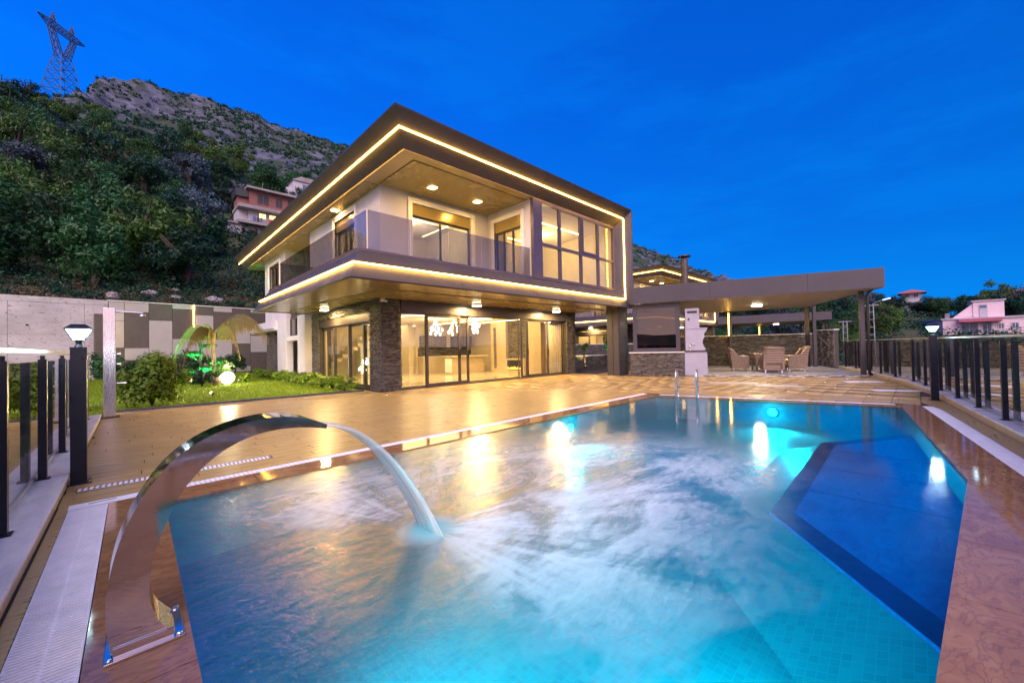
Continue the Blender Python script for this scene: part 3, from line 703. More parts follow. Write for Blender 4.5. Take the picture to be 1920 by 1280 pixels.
for a, b in zip(xk[:-1], xk[1:]):
    q = MB(); q.prism([(a + 0.002, kb(a) - 0.015), (b - 0.002, kb(b) - 0.015), (b - 0.002, kb(b) - 0.48), (a + 0.002, kb(a) - 0.48)], -0.5, 0.10); q.build('kerb_body', 'kerb_face', KR)
    q = MB(); q.prism([(a + 0.001, kb(a)), (b - 0.001, kb(b)), (b - 0.001, kb(b) - 0.5), (a + 0.001, kb(a) - 0.5)], 0.10, 0.13); q.build('kerb_cap', 'kerb_stone', KR)
# deck strip between the right grating and the kerb
st_ = tag(bpy.data.objects.new('deck_margin', None), kind='structure'); C.objects.link(st_); ORG[st_] = np.zeros(3)
xm = [-0.9, 0.3, 1.5, 2.7, 3.9, 5.1, 6.3, 7.5, 8.7, 9.9, 11.1, 12.2, 13.4]
for a, b in zip(xm[:-1], xm[1:]):
    q = MB(); hi = lambda x: gl_y(x) - 0.22 if x < 11.6 else -0.05
    q.prism([(a + 0.002, kb(a)), (b - 0.002, kb(b)), (b - 0.002, max(kb(b) + 0.01, hi(b))), (a + 0.002, max(kb(a) + 0.01, hi(a)))], -0.03, -0.001); q.build('tile', 'wood_tile', st_)

# ---- lawn, brick edging, neighbour's yard
mb = MB(); mb.sheet([(-30, 13.12, -0.02), (5.72, 13.03, -0.02), (5.72, 34.6, -0.02), (-30, 30.2, -0.02)])
mb.sheet([(-30, -6, -0.28), (-0.98, -6, -0.28), (-0.98, 13.12, -0.28), (-30, 13.12, -0.28)])
lawn = tag(mb.build('lawn', 'lawn_soil'), kind='structure')
ed = tag(bpy.data.objects.new('lawn_edging', None), kind='structure'); C.objects.link(ed); ORG[ed] = np.zeros(3)
for i in range(30):
    x0 = -0.30 + i * 0.2
    if x0 > 5.5: break
    yy = 13.09 - (x0 + 0.3) * 0.055
    q = MB(); q.prism([(x0 + 0.004, yy), (x0 + 0.196, yy - 0.01), (x0 + 0.196, yy + 0.09), (x0 + 0.004, yy + 0.10)], -0.05, 0.055 + random.uniform(-0.004, 0.004)); q.build('brick', 'brick_border', ed)
mb = MB(); mb.prism([(16.1, 9.9), (46, 9.9), (46, 40), (16.1, 40)], -0.3, -0.012); tag(mb.build('neighbour_yard', 'grout'), kind='structure')
# grass blades
nb = 60000
gx = rng.uniform(-3.0, 5.7, nb); gy = 13.2 + (rng.random(nb) ** 1.6) * 19.0
hgt = rng.uniform(0.02, 0.05, nb); an = rng.uniform(0, 2 * math.pi, nb); wd = 0.006 + 0.0012 * (gy - 13)
lean = rng.normal(0, 0.012, (nb, 2))
b0 = np.stack([gx - wd * np.cos(an), gy - wd * np.sin(an), np.full(nb, -0.022)], 1); b1 = np.stack([gx + wd * np.cos(an), gy + wd * np.sin(an), np.full(nb, -0.022)], 1)
tp = np.stack([gx + lean[:, 0], gy + lean[:, 1], hgt - 0.02], 1)
tag(npmesh('grass_blades', np.stack([b0, b1, tp], 1).reshape(-1, 3), np.arange(nb * 3).reshape(-1, 3), 'grass', None, rng.random(nb)), 'short bright green grass blades covering the lawn', 'grass', kind='stuff')
# ================================================================== HOUSE
def clad(parent, p0, p1, z0, z1, rowh=(0.022, 0.042), ln=(0.10, 0.34), dep=(0.012, 0.045), name='stone_cladding'):
    """ledge stones on the vertical face from p0 to p1 (outside on the right of p0->p1)"""
    p0, p1 = np.array(p0, float), np.array(p1, float); d = p1 - p0; L = np.hypot(*d); d /= L; n = np.array([d[1], -d[0]])
    bx = []; z = z0
    while z < z1 - 0.012:
        h = min(rng.uniform(*rowh), z1 - z); a = -rng.uniform(0, ln[0])
        while a < L:
            l = rng.uniform(*ln); s0, s1 = max(a, 0), min(a + l, L)
            if s1 - s0 > 0.02: bx.append((s0 + 0.002, s1 - 0.002, -0.02, rng.uniform(*dep), z + 0.0015, z + h - 0.0015))
            a += l
        z += h
    V, F, r_ = boxes_np(bx); P = p0[None] + V[:, :1] * d[None] + V[:, 1:2] * n[None]
    return tag(npmesh(name, np.column_stack([P, V[:, 2]]), F, 'ledge_stone', parent, r_), kind='stuff')
def glazing(parent, p0, p1, z0, z1, mull=(), trans=(), fw=0.07, fd=0.08, fmat='frame', gmat='window_glass', name='window', fixed=None):
    """frame (part) with its panes (sub-parts) in the vertical plane p0->p1"""
    p0, p1 = np.array(p0, float), np.array(p1, float); d = p1 - p0; L = np.hypot(*d); d /= L; n = np.array([d[1], -d[0]])
    def bx(q, a0, a1, d0, d1, za, zb):
        c = [p0 + d * a + n * k for a, k in ((a0, d0), (a1, d0), (a1, d1), (a0, d1))]
        q.prism([tuple(k) for k in c], za, zb)
    q = MB(); h = fd / 2
    bx(q, 0, fw, -h, h, z0, z1); bx(q, L - fw, L, -h, h, z0, z1); bx(q, fw, L - fw, -h, h, z0, z0 + fw); bx(q, fw, L - fw, -h, h, z1 - fw, z1)
    for m_ in mull: bx(q, m_ - fw / 2, m_ + fw / 2, -h * 0.96, h * 0.96, z0 + fw, z1 - fw)
    xs_ = [fw] + [v for m_ in mull for v in (m_ - fw / 2, m_ + fw / 2)] + [L - fw]
    zs_ = [z0 + fw] + [v for t_ in trans for v in (t_ - fw / 2, t_ + fw / 2)] + [z1 - fw]
    for i in range(0, len(xs_), 2):
        for t_ in trans: bx(q, xs_[i], xs_[i + 1], -h * 0.92, h * 0.92, t_ - fw / 2, t_ + fw / 2)
    fo = q.build(name, fmat, parent)
    for i in range(0, len(xs_), 2):
        for j in range(0, len(zs_), 2):
            g = MB(); bx(g, xs_[i] - 0.004, xs_[i + 1] + 0.004, -0.004, 0.004, zs_[j] - 0.004, zs_[j + 1] + 0.004); g.build('pane', gmat, fo)
    return fo
def moulding(parent, p0, p1, z0, z1, w_=0.17, pr=0.06, back=0.06):
    """stepped white surround with mitred look: two nested profiles"""
    p0, p1 = np.array(p0, float), np.array(p1, float); d = p1 - p0; L = np.hypot(*d); d /= L; n = np.array([d[1], -d[0]])
    q = MB()
    def bx(a0, a1, d0, d1, za, zb): q.prism([tuple(p0 + d * a + n * k) for a, k in ((a0, d0), (a1, d0), (a1, d1), (a0, d1))], za, zb)
    for (o, i_, p_) in ((w_, w_ * 0.55, pr), (w_ * 0.55, 0.0, pr * 0.55)):
        bx(-o, -i_, -back, p_, z0, z1 + o); bx(L + i_, L + o, -back, p_, z0, z1 + o); bx(-i_, L + i_, -back, p_, z1 + i_, z1 + o)
    return q.build('moulding', 'moulding', parent)

house = thing('villa', 'modern two storey villa with glowing gold light strips, beside the pool', 'house', (5.8, 12.0, 0))
H_ = house
def bevel(name, pts, n):
    """sloping fascia made of n separate panels with open seams"""
    A, B_, C_, D = [Vector(p) for p in pts]; L = (B_ - A).length
    for k in range(n):
        u0, u1 = k / n + (0.004 / L if k else 0), (k + 1) / n - (0.004 / L if k < n - 1 else 0)
        MB().plate([A.lerp(B_, u0), A.lerp(B_, u1), D.lerp(C_, u1), D.lerp(C_, u0)], 0.05).build(name, 'cladding', H_)
bevel('roof_fascia', [(5.28, 9.5, 6.75), (15.8, 9.5, 6.75), (16.2, 8.8, 7.42), (4.65, 8.8, 7.42)], 4)
bevel('roof_fascia', [(5.28, 30.0, 6.75), (5.28, 9.5, 6.75), (4.65, 8.8, 7.42), (4.65, 30.5, 7.42)], 6)
MB().plate([(16.2, 8.8, 3.03), (16.2, 8.8, 7.42), (15.8, 9.5, 6.75), (15.8, 9.5, 3.83)], 0.05).build('side_fascia', 'cladding', H_)
bevel('balcony_fascia', [(3.5, 8.8, 3.03), (16.2, 8.8, 3.03), (15.8, 9.5, 3.83), (4.0, 9.5, 3.83)], 4)
bevel('balcony_fascia', [(3.5, 18.8, 3.03), (3.5, 8.8, 3.03), (4.0, 9.5, 3.83), (4.0, 18.4, 3.83)], 3)
MB().plate([(3.5, 18.8, 3.03), (4.0, 18.4, 3.83), (5.7, 18.4, 3.83), (5.7, 18.8, 3.03)], 0.04).build('balcony_fascia', 'cladding', H_)
MB().plate([(4.65, 30.5, 7.42), (16.2, 30.5, 7.42), (15.8, 30.0, 6.75), (5.28, 30.0, 6.75)], 0.05).build('roof_fascia', 'cladding', H_)
MB().box(4.66, 16.19, 8.81, 30.49, 7.421, 7.47).build('roof', 'cladding_dark', H_)
MB().box(16.205, 16.24, 8.8, 29.9, 3.03, 7.42).build('side_cladding', 'cladding', H_)
MB().box(4.0, 15.8, 9.52, 18.4, 3.72, 3.835).build('balcony_floor', 'kerb_stone', H_)
MB().box(4.0, 15.78, 9.50, 9.60, 3.836, 3.90).build('balcony_edge', 'frame_violet', H_)
MB().box(3.98, 4.10, 9.60, 18.38, 3.836, 3.90).build('balcony_edge', 'frame_violet', H_)
# soffits
MB().box(3.54, 16.19, 8.84, 11.99, 3.035, 3.07).build('soffit', 'soffit', H_)
MB().box(3.54, 5.74, 11.99, 18.76, 3.0352, 3.07).build('soffit', 'soffit', H_)
MB().box(4.88, 15.92, 10.13, 11.87, 3.0305, 3.0347).build('soffit_gap_shade', 'cladding_dark', H_)  # dark sheets put shade into the gaps between the slats
MB().box(4.73, 5.58, 11.98, 18.52, 3.0306, 3.0348).build('soffit_gap_shade', 'cladding_dark', H_)
MB().box(5.73, 10.32, 9.83, 11.97, 6.747, 6.7517).build('soffit_gap_shade', 'cladding_dark', H_)
q = MB()
yy = 10.15
while yy < 11.85: q.box(4.9, 15.9, yy, yy + 0.055, 3.012, 3.0345); yy += 0.085
tag(q.build('soffit_slat', 'slat', H_), kind='stuff')
q = MB(); xx = 4.75
while xx < 5.55: q.box(xx, xx + 0.055, 12.0, 18.5, 3.012, 3.0345); xx += 0.085
tag(q.build('soffit_slat', 'slat', H_), kind='stuff')
MB().box(5.26, 15.82, 9.48, 30.0, 6.752, 6.80).build('soffit', 'soffit', H_)
q = MB(); yy = 9.85
while yy < 11.95: q.box(5.75, 10.3, yy, yy + 0.05, 6.727, 6.7515); yy += 0.078
tag(q.build('soffit_slat', 'slat', H_), kind='stuff')
q = MB(); xx = 5.36
while xx < 5.70: q.box(xx, xx + 0.05, 12.1, 29.8, 6.727, 6.7515); xx += 0.078
tag(q.build('soffit_slat', 'slat', H_), kind='stuff')
# light strips
def led(a, b, parent=H_, wd=0.034): return MB().bar(a, b, wd, wd).build('light_strip', 'led', parent)
xr, yr, zr = 4.915, 9.095, 7.08; xs, zs = 3.70, 3.43; xj = 15.985
led((xr - 0.02, yr, zr), (xj, yr, zr)); led((xr, yr + 0.03, zr), (xr, 30.25, zr)); led((xj, yr, zr - 0.03), (xj, yr, zs + 0.03))
led((xs - 0.02, yr, zs), (xj + 0.02, yr, zs)); led((xs, yr + 0.03, zs), (xs, 18.6, zs))
# upper walls
q = MB(); q.box(5.76, 6.93, 12.0, 12.25, 3.84, 6.75); q.box(9.50, 10.39, 12.0, 12.25, 3.84, 6.75); q.box(6.93, 9.50, 12.0, 12.25, 6.42, 6.75); q.build('wall', 'white_render', H_)
moulding(H_, (6.93, 12.0), (9.50, 12.0), 3.84, 6.42)
MB().box(6.935, 9.495, 12.03, 12.2, 6.02, 6.418).build('shutter_box', 'soffit', H_)
glazing(H_, (6.94, 12.13), (9.49, 12.13), 3.85, 6.02, (1.22,), (), 0.06, 0.07, name='balcony_door')
q = MB(); q.box(10.39, 10.62, 11.62, 12.0, 3.84, 6.75); q.box(10.39, 10.62, 9.62, 10.12, 3.84, 6.75); q.box(10.39, 10.62, 10.12, 11.62, 6.32, 6.75); q.build('wall', 'white_render', H_)
moulding(H_, (10.39, 11.62), (10.39, 10.12), 3.84, 6.32, 0.15)
MB().box(10.42, 10.6, 10.125, 11.615, 5.9, 6.318).build('shutter_box', 'soffit', H_)
glazing(H_, (10.5, 11.61), (10.5, 10.13), 3.85, 5.9, (0.45, 0.95), (), 0.06, 0.07, name='balcony_door')
MB().box(10.36, 10.74, 9.47, 9.61, 3.84, 6.75).build('corner_post', 'frame_violet', H_)
gw = glazing(H_, (10.745, 9.54), (15.82, 9.54), 3.84, 6.75, (1.16, 2.53, 3.78), (5.15,), 0.10, 0.12, 'frame_violet', name='grid_window')
q = MB(); x0, x1 = 13.33, 14.47
for a in ((x0, x0 + 0.07, 5.2, 6.66), (x1 - 0.07, x1, 5.2, 6.66), (x0 + 0.07, x1 - 0.07, 5.2, 5.27), (x0 + 0.07, x1 - 0.07, 6.59, 6.66)): q.box(a[0], a[1], 9.455, 9.50, a[2], a[3])
q.build('opening_sash', 'frame_violet', gw)
# left upper wall
q = MB(); q.box(5.76, 6.0, 12.25, 13.98, 3.84, 6.75); q.box(5.76, 6.0, 15.92, 19.0, 3.84, 6.75); q.box(5.76, 6.0, 13.98, 15.92, 6.42, 6.75); q.box(6.0, 7.2, 18.8, 19.0, 3.84, 6.75); q.build('wall', 'white_render', H_)
q = MB(); q.box(5.76, 6.0, 23.0, 24.1, 3.1, 6.75); q.box(5.76, 6.0, 26.3, 27.4, 3.1, 6.75); q.box(5.76, 6.0, 24.1, 26.3, 6.3, 6.75); q.box(5.76, 6.0, 24.1, 26.3, 3.1, 4.0)
q.box(6.0, 15.8, 27.2, 27.4, 0, 6.75); q.box(6.0, 7.2, 23.0, 23.2, 3.84, 6.75)
q.build('wall', 'white_render', H_)
MB().box(7.2, 7.3, 18.9, 23.1, 3.84, 6.75).build('recess_wall', 'cladding_dark', H_)
glazing(H_, (7.15, 22.6), (7.15, 19.4), 3.85, 6.1, (1.0, 2.1), (), 0.07, 0.08, name='window')
moulding(H_, (5.76, 15.92), (5.76, 13.98), 3.84, 6.42)
MB().box(5.80, 5.98, 13.985, 15.915, 6.0, 6.418).build('shutter_box', 'soffit', H_)
glazing(H_, (5.9, 15.91), (5.9, 13.99), 3.85, 6.0, (0.75, 1.2), (), 0.07, 0.08, name='balcony_door')
moulding(H_, (5.76, 26.3), (5.76, 24.1), 4.0, 6.3)
glazing(H_, (5.88, 26.29), (5.88, 24.11), 4.01, 6.29, (0.7, 1.4), (), 0.07, 0.08, name='window')
# balcony glass: each pane its own part
def pane(parent, a, b, z0, z1, gm, th=0.012, name='glass_panel'):
    return MB().bar((*a, (z0 + z1) / 2), (*b, (z0 + z1) / 2), th, z1 - z0).build(name, gm, parent)
xs_ = [4.32, 5.55, 6.82, 8.1, 9.4, 10.70]
for a, b in zip(xs_[:-1], xs_[1:]): pane(H_, (a + 0.006, 9.70), (b - 0.006, 9.70), 3.86, 4.96, 'balcony_glass')
ys_ = [9.70, 11.2, 12.9, 14.6, 16.2, 17.9]
for a, b in zip(ys_[:-1], ys_[1:]): pane(H_, (4.30, a + 0.012), (4.30, b - 0.006), 3.86, 4.96, 'balcony_glass')
pane(H_, (4.31, 17.93), (5.7, 17.93), 3.86, 4.96, 'balcony_glass')
MB().bar((4.305, 9.695, 3.86), (4.305, 9.695, 4.965), 0.025, 0.025).build('glass_edge', 'cream', H_)
# upper rooms
q = MB(); q.box(6.02, 10.37, 16.6, 16.7, 3.84, 6.7); q.box(10.30, 10.38, 12.26, 16.6, 3.84, 6.7); q.box(6.0, 6.02, 16.0, 16.6, 3.84, 6.7); q.build('room_wall', 'cream', H_)
MB().box(6.02, 10.3, 12.26, 16.6, 6.66, 6.70).build('room_ceiling', 'ceiling_in', H_)
MB().box(6.02, 10.3, 12.26, 16.6, 3.836, 3.85).build('room_floor', 'floor_marble', H_)
q = MB(); q.box(10.64, 15.9, 14.0, 14.1, 3.84, 6.7); q.box(15.83, 15.9, 9.6, 14.0, 3.84, 6.7); q.box(10.62, 10.64, 12.0, 14.0, 3.84, 6.7); q.build('room_wall', 'cream', H_)
MB().box(10.64, 15.83, 9.62, 14.0, 6.66, 6.70).build('room_ceiling', 'ceiling_in', H_)
MB().box(12.25, 12.45, 13.0, 14.0, 3.84, 6.66).build('room_pier', 'plaster_in', H_)
q = MB(); q.bar((11.0, 11.0, 6.64), (15.4, 11.0, 6.64), 0.05, 0.02); q.bar((11.0, 13.6, 6.64), (15.4, 13.6, 6.64), 0.05, 0.02); q.build('cove_light', 'led_bright', H_)
q = MB(); q.bar((6.6, 13.2, 6.64), (9.8, 13.2, 6.64), 0.05, 0.02); q.bar((6.6, 13.2, 6.64), (6.6, 16.0, 6.64), 0.05, 0.02); q.bar((9.8, 13.2, 6.64), (9.8, 16.0, 6.64), 0.05, 0.02); q.build('cove_light', 'led_bright', H_)
lamp('POINT', (8.2, 14.4, 6.05), 130, (1.0, 0.84, 0.56), 0.14, parent=H_)
lamp('POINT', (13.9, 12.2, 6.1), 100, (1.0, 0.66, 0.22), 0.10, parent=H_)
# ground floor: stone piers, lintels, columns
for a in ((5.82, 6.42, 12.02, 12.95, 0, 3.0), (15.36, 16.06, 12.02, 12.75, 0, 3.0), (5.82, 6.3, 18.02, 18.9, 0, 3.0), (5.82, 6.4, 25.3, 27.2, 0, 2.5), (6.42, 6.6, 20.1, 21.9, 0, 3.0)): MB().box(*a).build('pier_core', 'dark_stone_back', H_)
clad(H_, (5.80, 12.0), (6.42, 12.0), 0.0, 3.0); clad(H_, (5.80, 12.95), (5.80, 12.0), 0.0, 3.0); clad(H_, (6.44, 12.02), (6.44, 12.3), 0, 2.6)
clad(H_, (15.36, 12.0), (16.06, 12.0), 0.0, 3.0); clad(H_, (16.08, 12.0), (16.08, 12.75), 0.0, 3.0)
clad(H_, (5.80, 18.9), (5.80, 18.02), 0.0, 3.0); clad(H_, (6.40, 21.9), (6.40, 20.1), 0.0, 2.2); clad(H_, (5.80, 27.2), (5.80, 25.3), 0.0, 2.55)
clad(H_, (5.80, 18.02), (5.80, 12.95), 2.68, 3.0)
MB().box(6.46, 15.34, 11.98, 12.25, 2.60, 3.03).build('lintel', 'frame', H_)
MB().box(5.83, 6.1, 12.96, 18.0, 2.36, 2.67).build('lintel', 'frame', H_)
MB().box(5.50, 5.80, 18.95, 20.05, 0, 3.03).build('white_column', 'white_render', H_); MB().box(5.50, 5.80, 21.9, 23.6, 0, 3.03).build('white_column', 'white_render', H_)
MB().box(5.52, 5.80, 20.05, 21.9, 1.90, 2.12).build('white_beam', 'white_render', H_)
glazing(H_, (5.7, 21.88), (5.7, 20.07), 2.13, 3.02, (0.9,), (), 0.06, 0.07, gmat='mirror_glass', name='clerestory_window')
q = MB(); q.box(5.35, 6.0, 23.6, 29.2, 2.52, 2.62); q.box(5.28, 6.0, 23.6, 29.2, 2.62, 2.72); q.box(5.40, 6.0, 23.6, 29.2, 2.72, 3.05); q.build('cornice', 'white_render', H_)
glazing(H_, (5.84, 25.28), (5.84, 23.62), 0.05, 2.3, (0.55,), (), 0.08, 0.08, name='window'); MB().box(5.86, 6.0, 23.62, 25.28, 2.3, 2.52).build('shutter_box', 'soffit', H_)
q = MB()
for i in range(14): q.box(5.97 + 0.03 * (i % 2), 6.0 + 0.03 * (i % 2), 23.65 + i * 0.115, 23.65 + i * 0.115 + 0.11, 0.06, 2.3)
q.build('curtain', 'curtain', H_)
q = MB(); q.box(15.62, 16.35, 9.22, 9.85, 0.0, 3.03); q.build('front_column', 'cladding_dark', H_)
q = MB(); q.box(15.585, 15.618, 9.24, 9.52, 0.0, 3.03); q.box(15.585, 15.618, 9.54, 9.84, 0.0, 3.03); q.build('column_panel', 'cladding', H_)
# sliding doors, front then left
for (a, b, yy, fw) in ((6.46, 7.48, 12.12, 0.035), (7.42, 8.93, 12.05, 0.095), (8.88, 9.38, 12.12, 0.09), (9.36, 12.2, 12.18, 0.03), (12.18, 12.66, 12.05, 0.09), (12.60, 14.12, 12.12, 0.09), (14.10, 15.34, 12.18, 0.05)):
    d_ = glazing(H_, (a, yy), (b, yy), 0.04, 2.60, (), (), fw, 0.06, name='sliding_door')
    if fw > 0.08: MB().box(b - 0.06, b - 0.035, yy - 0.075, yy - 0.03, 1.0, 1.28).build('door_handle', 'black', d_)
for (a, b, xx, fw) in ((18.0, 16.55, 5.98, 0.12), (16.65, 15.0, 5.92, 0.09), (15.1, 13.65, 5.98, 0.09), (13.75, 12.97, 5.92, 0.11)):
    glazing(H_, (xx, a), (xx, b), 0.04, 2.36, (), (), fw, 0.06, name='sliding_door')
MB().box(6.44, 15.34, 11.96, 12.26, -0.01, 0.035).build('door_sill', 'frame', H_)
MB().box(5.86, 6.05, 12.96, 18.0, -0.01, 0.035).build('door_sill', 'frame', H_)
q = MB()
for i in range(15): q.box(14.16 + i * 0.08, 14.16 + i * 0.08 + 0.066, 12.32 + 0.015 * (i % 2), 12.335 + 0.015 * (i % 2), 0.06, 2.55)
q.build('vertical_blind', 'curtain', H_)
# living room
MB().box(6.06, 15.3, 12.27, 22.0, 0.0, 0.03).build('room_floor', 'floor_marble', H_)
MB().box(6.06, 15.3, 12.27, 22.0, 2.78, 2.82).build('room_ceiling', 'ceiling_in', H_)
q = MB(); q.box(6.06, 15.3, 22.0, 22.1, 0, 2.8); q.box(15.3, 15.36, 12.76, 22, 0, 2.8); q.box(6.05, 6.12, 18.0, 22, 0, 2.8); q.box(10.9, 11.15, 19.4, 22, 0.03, 2.78); q.build('room_wall', 'plaster_in', H_)
q = MB()
for a in (((6.6, 12.9), (14.0, 12.9)), ((6.6, 21.0), (14.6, 21.0)), ((6.6, 12.9), (6.6, 21.0)), ((14.1, 12.9), (14.1, 18.2)), ((8.2, 14.4), (12.6, 14.4)), ((8.2, 14.4), (8.2, 19.0)), ((12.6, 14.4), (12.6, 19.0))):
    q.bar((*a[0], 2.765), (*a[1], 2.765), 0.06, 0.02)
q.build('cove_light', 'led_bright', H_)
lamp('AREA', (9.2, 15.6, 2.72), 120, (1.0, 0.68, 0.26), 3.5, 4.0, parent=H_); lamp('POINT', (10.4, 16.0, 2.25), 45, (1.0, 0.74, 0.36), 0.05, parent=H_); lamp('POINT', (8.0, 17.0, 2.05), 60, (1.0, 0.66, 0.24), 0.05, parent=H_); lamp('POINT', (12.0, 15.0, 2.35), 65, (1.0, 0.66, 0.24), 0.05, parent=H_); lamp('AREA', (13.0, 15.0, 2.72), 60, (1.0, 0.64, 0.22), 1.8, 3.5, parent=H_)
lamp('AREA', (11.5, 20.3, 2.72), 60, (1.0, 0.74, 0.38), 5.0, 1.5, parent=H_)
# fireplace wall and stairs
q = MB(); q.box(14.35, 15.3, 12.8, 13.0, 0.03, 2.78); q.box(14.25, 15.3, 13.9, 15.2, 0.03, 0.78); q.box(14.45, 15.3, 13.9, 15.2, 0.78, 2.78); q.box(14.25, 15.3, 15.2, 16.4, 0.03, 2.78); q.box(14.40, 15.3, 13.0, 13.9, 0.03, 2.78); q.build('fireplace_wall', 'cabinet', H_)
clad(H_, (14.44, 15.18), (14.44, 13.95), 0.80, 2.76, (0.05, 0.09), (0.1, 0.3), (0.005, 0.03))
MB().box(14.235, 14.25, 14.0, 15.1, 0.20, 0.70).build('fire_surround', 'black', H_)
q = MB()
for i in range(26):
    yy = 14.06 + i * 0.04; hh = 0.05 + 0.13 * random.random(); q.add([(14.225, yy - 0.025, 0.24), (14.225, yy + 0.025, 0.24), (14.225, yy + random.uniform(-0.02, 0.02), 0.24 + hh)], [(0, 1, 2)])
q.build('fire_glow', 'flame', H_)
MB().box(14.23, 14.25, 15.95, 16.15, 0.25, 2.45).build('wall_slot', 'cabinet_dark', H_)
q = MB()
for i in range(13): q.box(6.4 + i * 0.27, 6.4 + (i + 1) * 0.27, 20.6, 21.7, 0.03 + i * 0.19, 0.03 + (i + 1) * 0.19)
q.build('staircase', 'cream', H_)
# ------------------------------------------------- furniture (things of their own)
isl = thing('kitchen_island', 'beige kitchen island with pale worktop behind the sliding doors', 'kitchen island', (12.9, 17.0, 0.03))
MB().box(11.85, 14.0, 16.7, 17.4, 0.03, 0.92).build('cabinet', 'cabinet', isl); MB().box(11.75, 14.15, 16.55, 17.5, 0.92, 0.97).build('worktop', 'cream', isl)
MB().box(11.84, 11.849, 16.74, 17.36, 0.1, 0.85).build('end_panel', 'white_gloss', isl)
kit = thing('kitchen_units', 'dark wall units over brick backsplash on the kitchen wall', 'cabinets', (13.0, 19.2, 0.03))
MB().box(11.3, 15.2, 19.35, 19.40, 0.03, 2.7).build('back_panel', 'plaster_in', kit); MB().box(11.4, 15.1, 18.8, 19.34, 0.03, 0.9).build('base_unit', 'cabinet', kit); MB().box(11.35, 15.15, 18.75, 19.34, 0.9, 0.94).build('worktop', 'cream', kit)
for a, b in ((11.5, 12.3), (12.3, 13.1), (13.6, 14.3), (14.3, 15.0)): MB().box(a + 0.01, b - 0.01, 19.0, 19.34, 1.45, 2.1).build('wall_unit', 'cabinet_dark', kit)
clad(kit, (11.4, 19.33), (15.1, 19.33), 0.96, 1.44, (0.07, 0.08), (0.18, 0.22), (0.002, 0.008), 'backsplash')
wd_ = thing('wardrobe', 'white and brown tall cupboard by the back wall of the living room', 'cupboard', (10.0, 21.5, 0.03))
MB().box(9.0, 9.8, 21.3, 21.9, 0.03, 2.1).build('white_door', 'white_gloss', wd_); MB().box(9.81, 10.5, 21.25, 21.9, 0.03, 2.15).build('brown_door', 'cabinet', wd_); MB().box(10.55, 10.88, 21.3, 21.9, 0.03, 1.5).build('shelf_unit', 'white_gloss', wd_)
def chandelier(label, c, m_, n_, r, seed):
    rr = random.Random(seed); t = thing('chandelier', label, 'chandelier', (c[0], c[1], 2.78))
    q = MB(); q.lathe([(0.10, 2.755), (0.10, 2.775)], c[0], c[1], 14); q.tube([(c[0], c[1], 2.755), (c[0], c[1], c[2] + r * 0.6)], 0.008, 6); q.build('canopy', 'rail', t)
    for i in range(n_):
        a = 2 * math.pi * i / n_ + rr.uniform(-.3, .3); d_ = r * rr.uniform(0.3, 1.0); z = c[2] + rr.uniform(-0.2, 0.2); x, y = c[0] + d_ * math.cos(a), c[1] + d_ * math.sin(a)
        q = MB(); q.lathe([(0.01, z - 0.09), (0.05, z - 0.03), (0.055, z + 0.02), (0.012, z + 0.08)], x, y, 8); q.tube([(x, y, z + 0.08), (c[0], c[1], 2.75)], 0.004, 4); q.build('crystal', m_, t)
chandelier('large gold crystal chandelier glowing behind the open sliding doors', (12.0, 15.0, 2.35), 'crystal', 12, 0.26, 1)
chandelier('cool white crystal chandelier over the kitchen side', (10.4, 16.0, 2.25), 'crystal_cool', 9, 0.35, 2)
chandelier('small gold pendant cluster between the two big chandeliers', (11.2, 15.6, 2.25), 'crystal', 5, 0.3, 3)
chandelier('gold crystal chandelier seen through the side glass doors', (8.0, 17.0, 2.05), 'crystal', 10, 0.22, 4)
# ceiling lights
def downlight(label, c, kind, en, grp):
    t = thing('ceiling_light', label, 'ceiling light', (c[0], c[1], c[2]), grp)
    f_ = 0.35 if kind == 'down_warm' else 1.0
    MB().box(c[0] - 0.13, c[0] + 0.13, c[1] - 0.13, c[1] + 0.13, c[2] - 0.05 * f_, c[2]).build('housing', 'white_plastic', t)
    MB().box(c[0] - 0.12, c[0] + 0.12, c[1] - 0.12, c[1] + 0.12, c[2] - 0.084 * f_, c[2] - 0.0505 * f_).build('diffuser', kind, t)
    col = (1.0, 0.58, 0.13) if kind == 'down_warm' else (1.0, 0.66, 0.25)
    lamp('AREA', (c[0], c[1], c[2] - 0.092), en, col, 0.22, parent=t); return t
GU, GL_ = 'square lights in the upper soffit', 'lights under the balcony'
DL = [downlight('left square light in the balcony soffit above the wide balcony door', (7.16, 11.05, 6.727), 'down_warm', 20, GU),
      downlight('right square light in the balcony soffit near the corner door', (9.08, 11.05, 6.727), 'down_warm', 20, GU),
      downlight('square light in the roof soffit over the side balcony door', (5.55, 15.3, 6.727), 'down_warm', 15, GU),
      downlight('light under the balcony above the open sliding doors', (9.32, 11.5, 3.01), 'down_cool', 125, GL_),
      downlight('light under the balcony above the vertical blinds', (13.9, 11.4, 3.01), 'down_cool', 125, GL_),
      downlight('light under the balcony above the side glass doors', (5.35, 16.0, 3.01), 'down_cool', 125, GL_)]
# security camera
scm = thing('security_camera', 'small white twin security camera under the balcony on the stone pier', 'camera', (5.78, 11.93, 2.9))
MB().box(5.72, 5.84, 11.88, 11.98, 2.95, 3.01).build('mount', 'white_plastic', scm)
for dx, dy in ((-0.12, 0.02), (0.12, -0.03)):
    q = MB(); q.tube([(5.78, 11.93, 2.96), (5.78 + dx, 11.93 + dy - 0.06, 2.92)], 0.035, 10); b_ = q.build('camera_body', 'white_plastic', scm)
    q = MB(); q.tube([(5.78 + dx * 1.01, 11.93 + (dy - 0.06) * 1.01, 2.9195), (5.78 + dx * 1.1, 11.93 + (dy - 0.06) * 1.1, 2.916)], 0.024, 10); q.build('lens', 'black', b_)
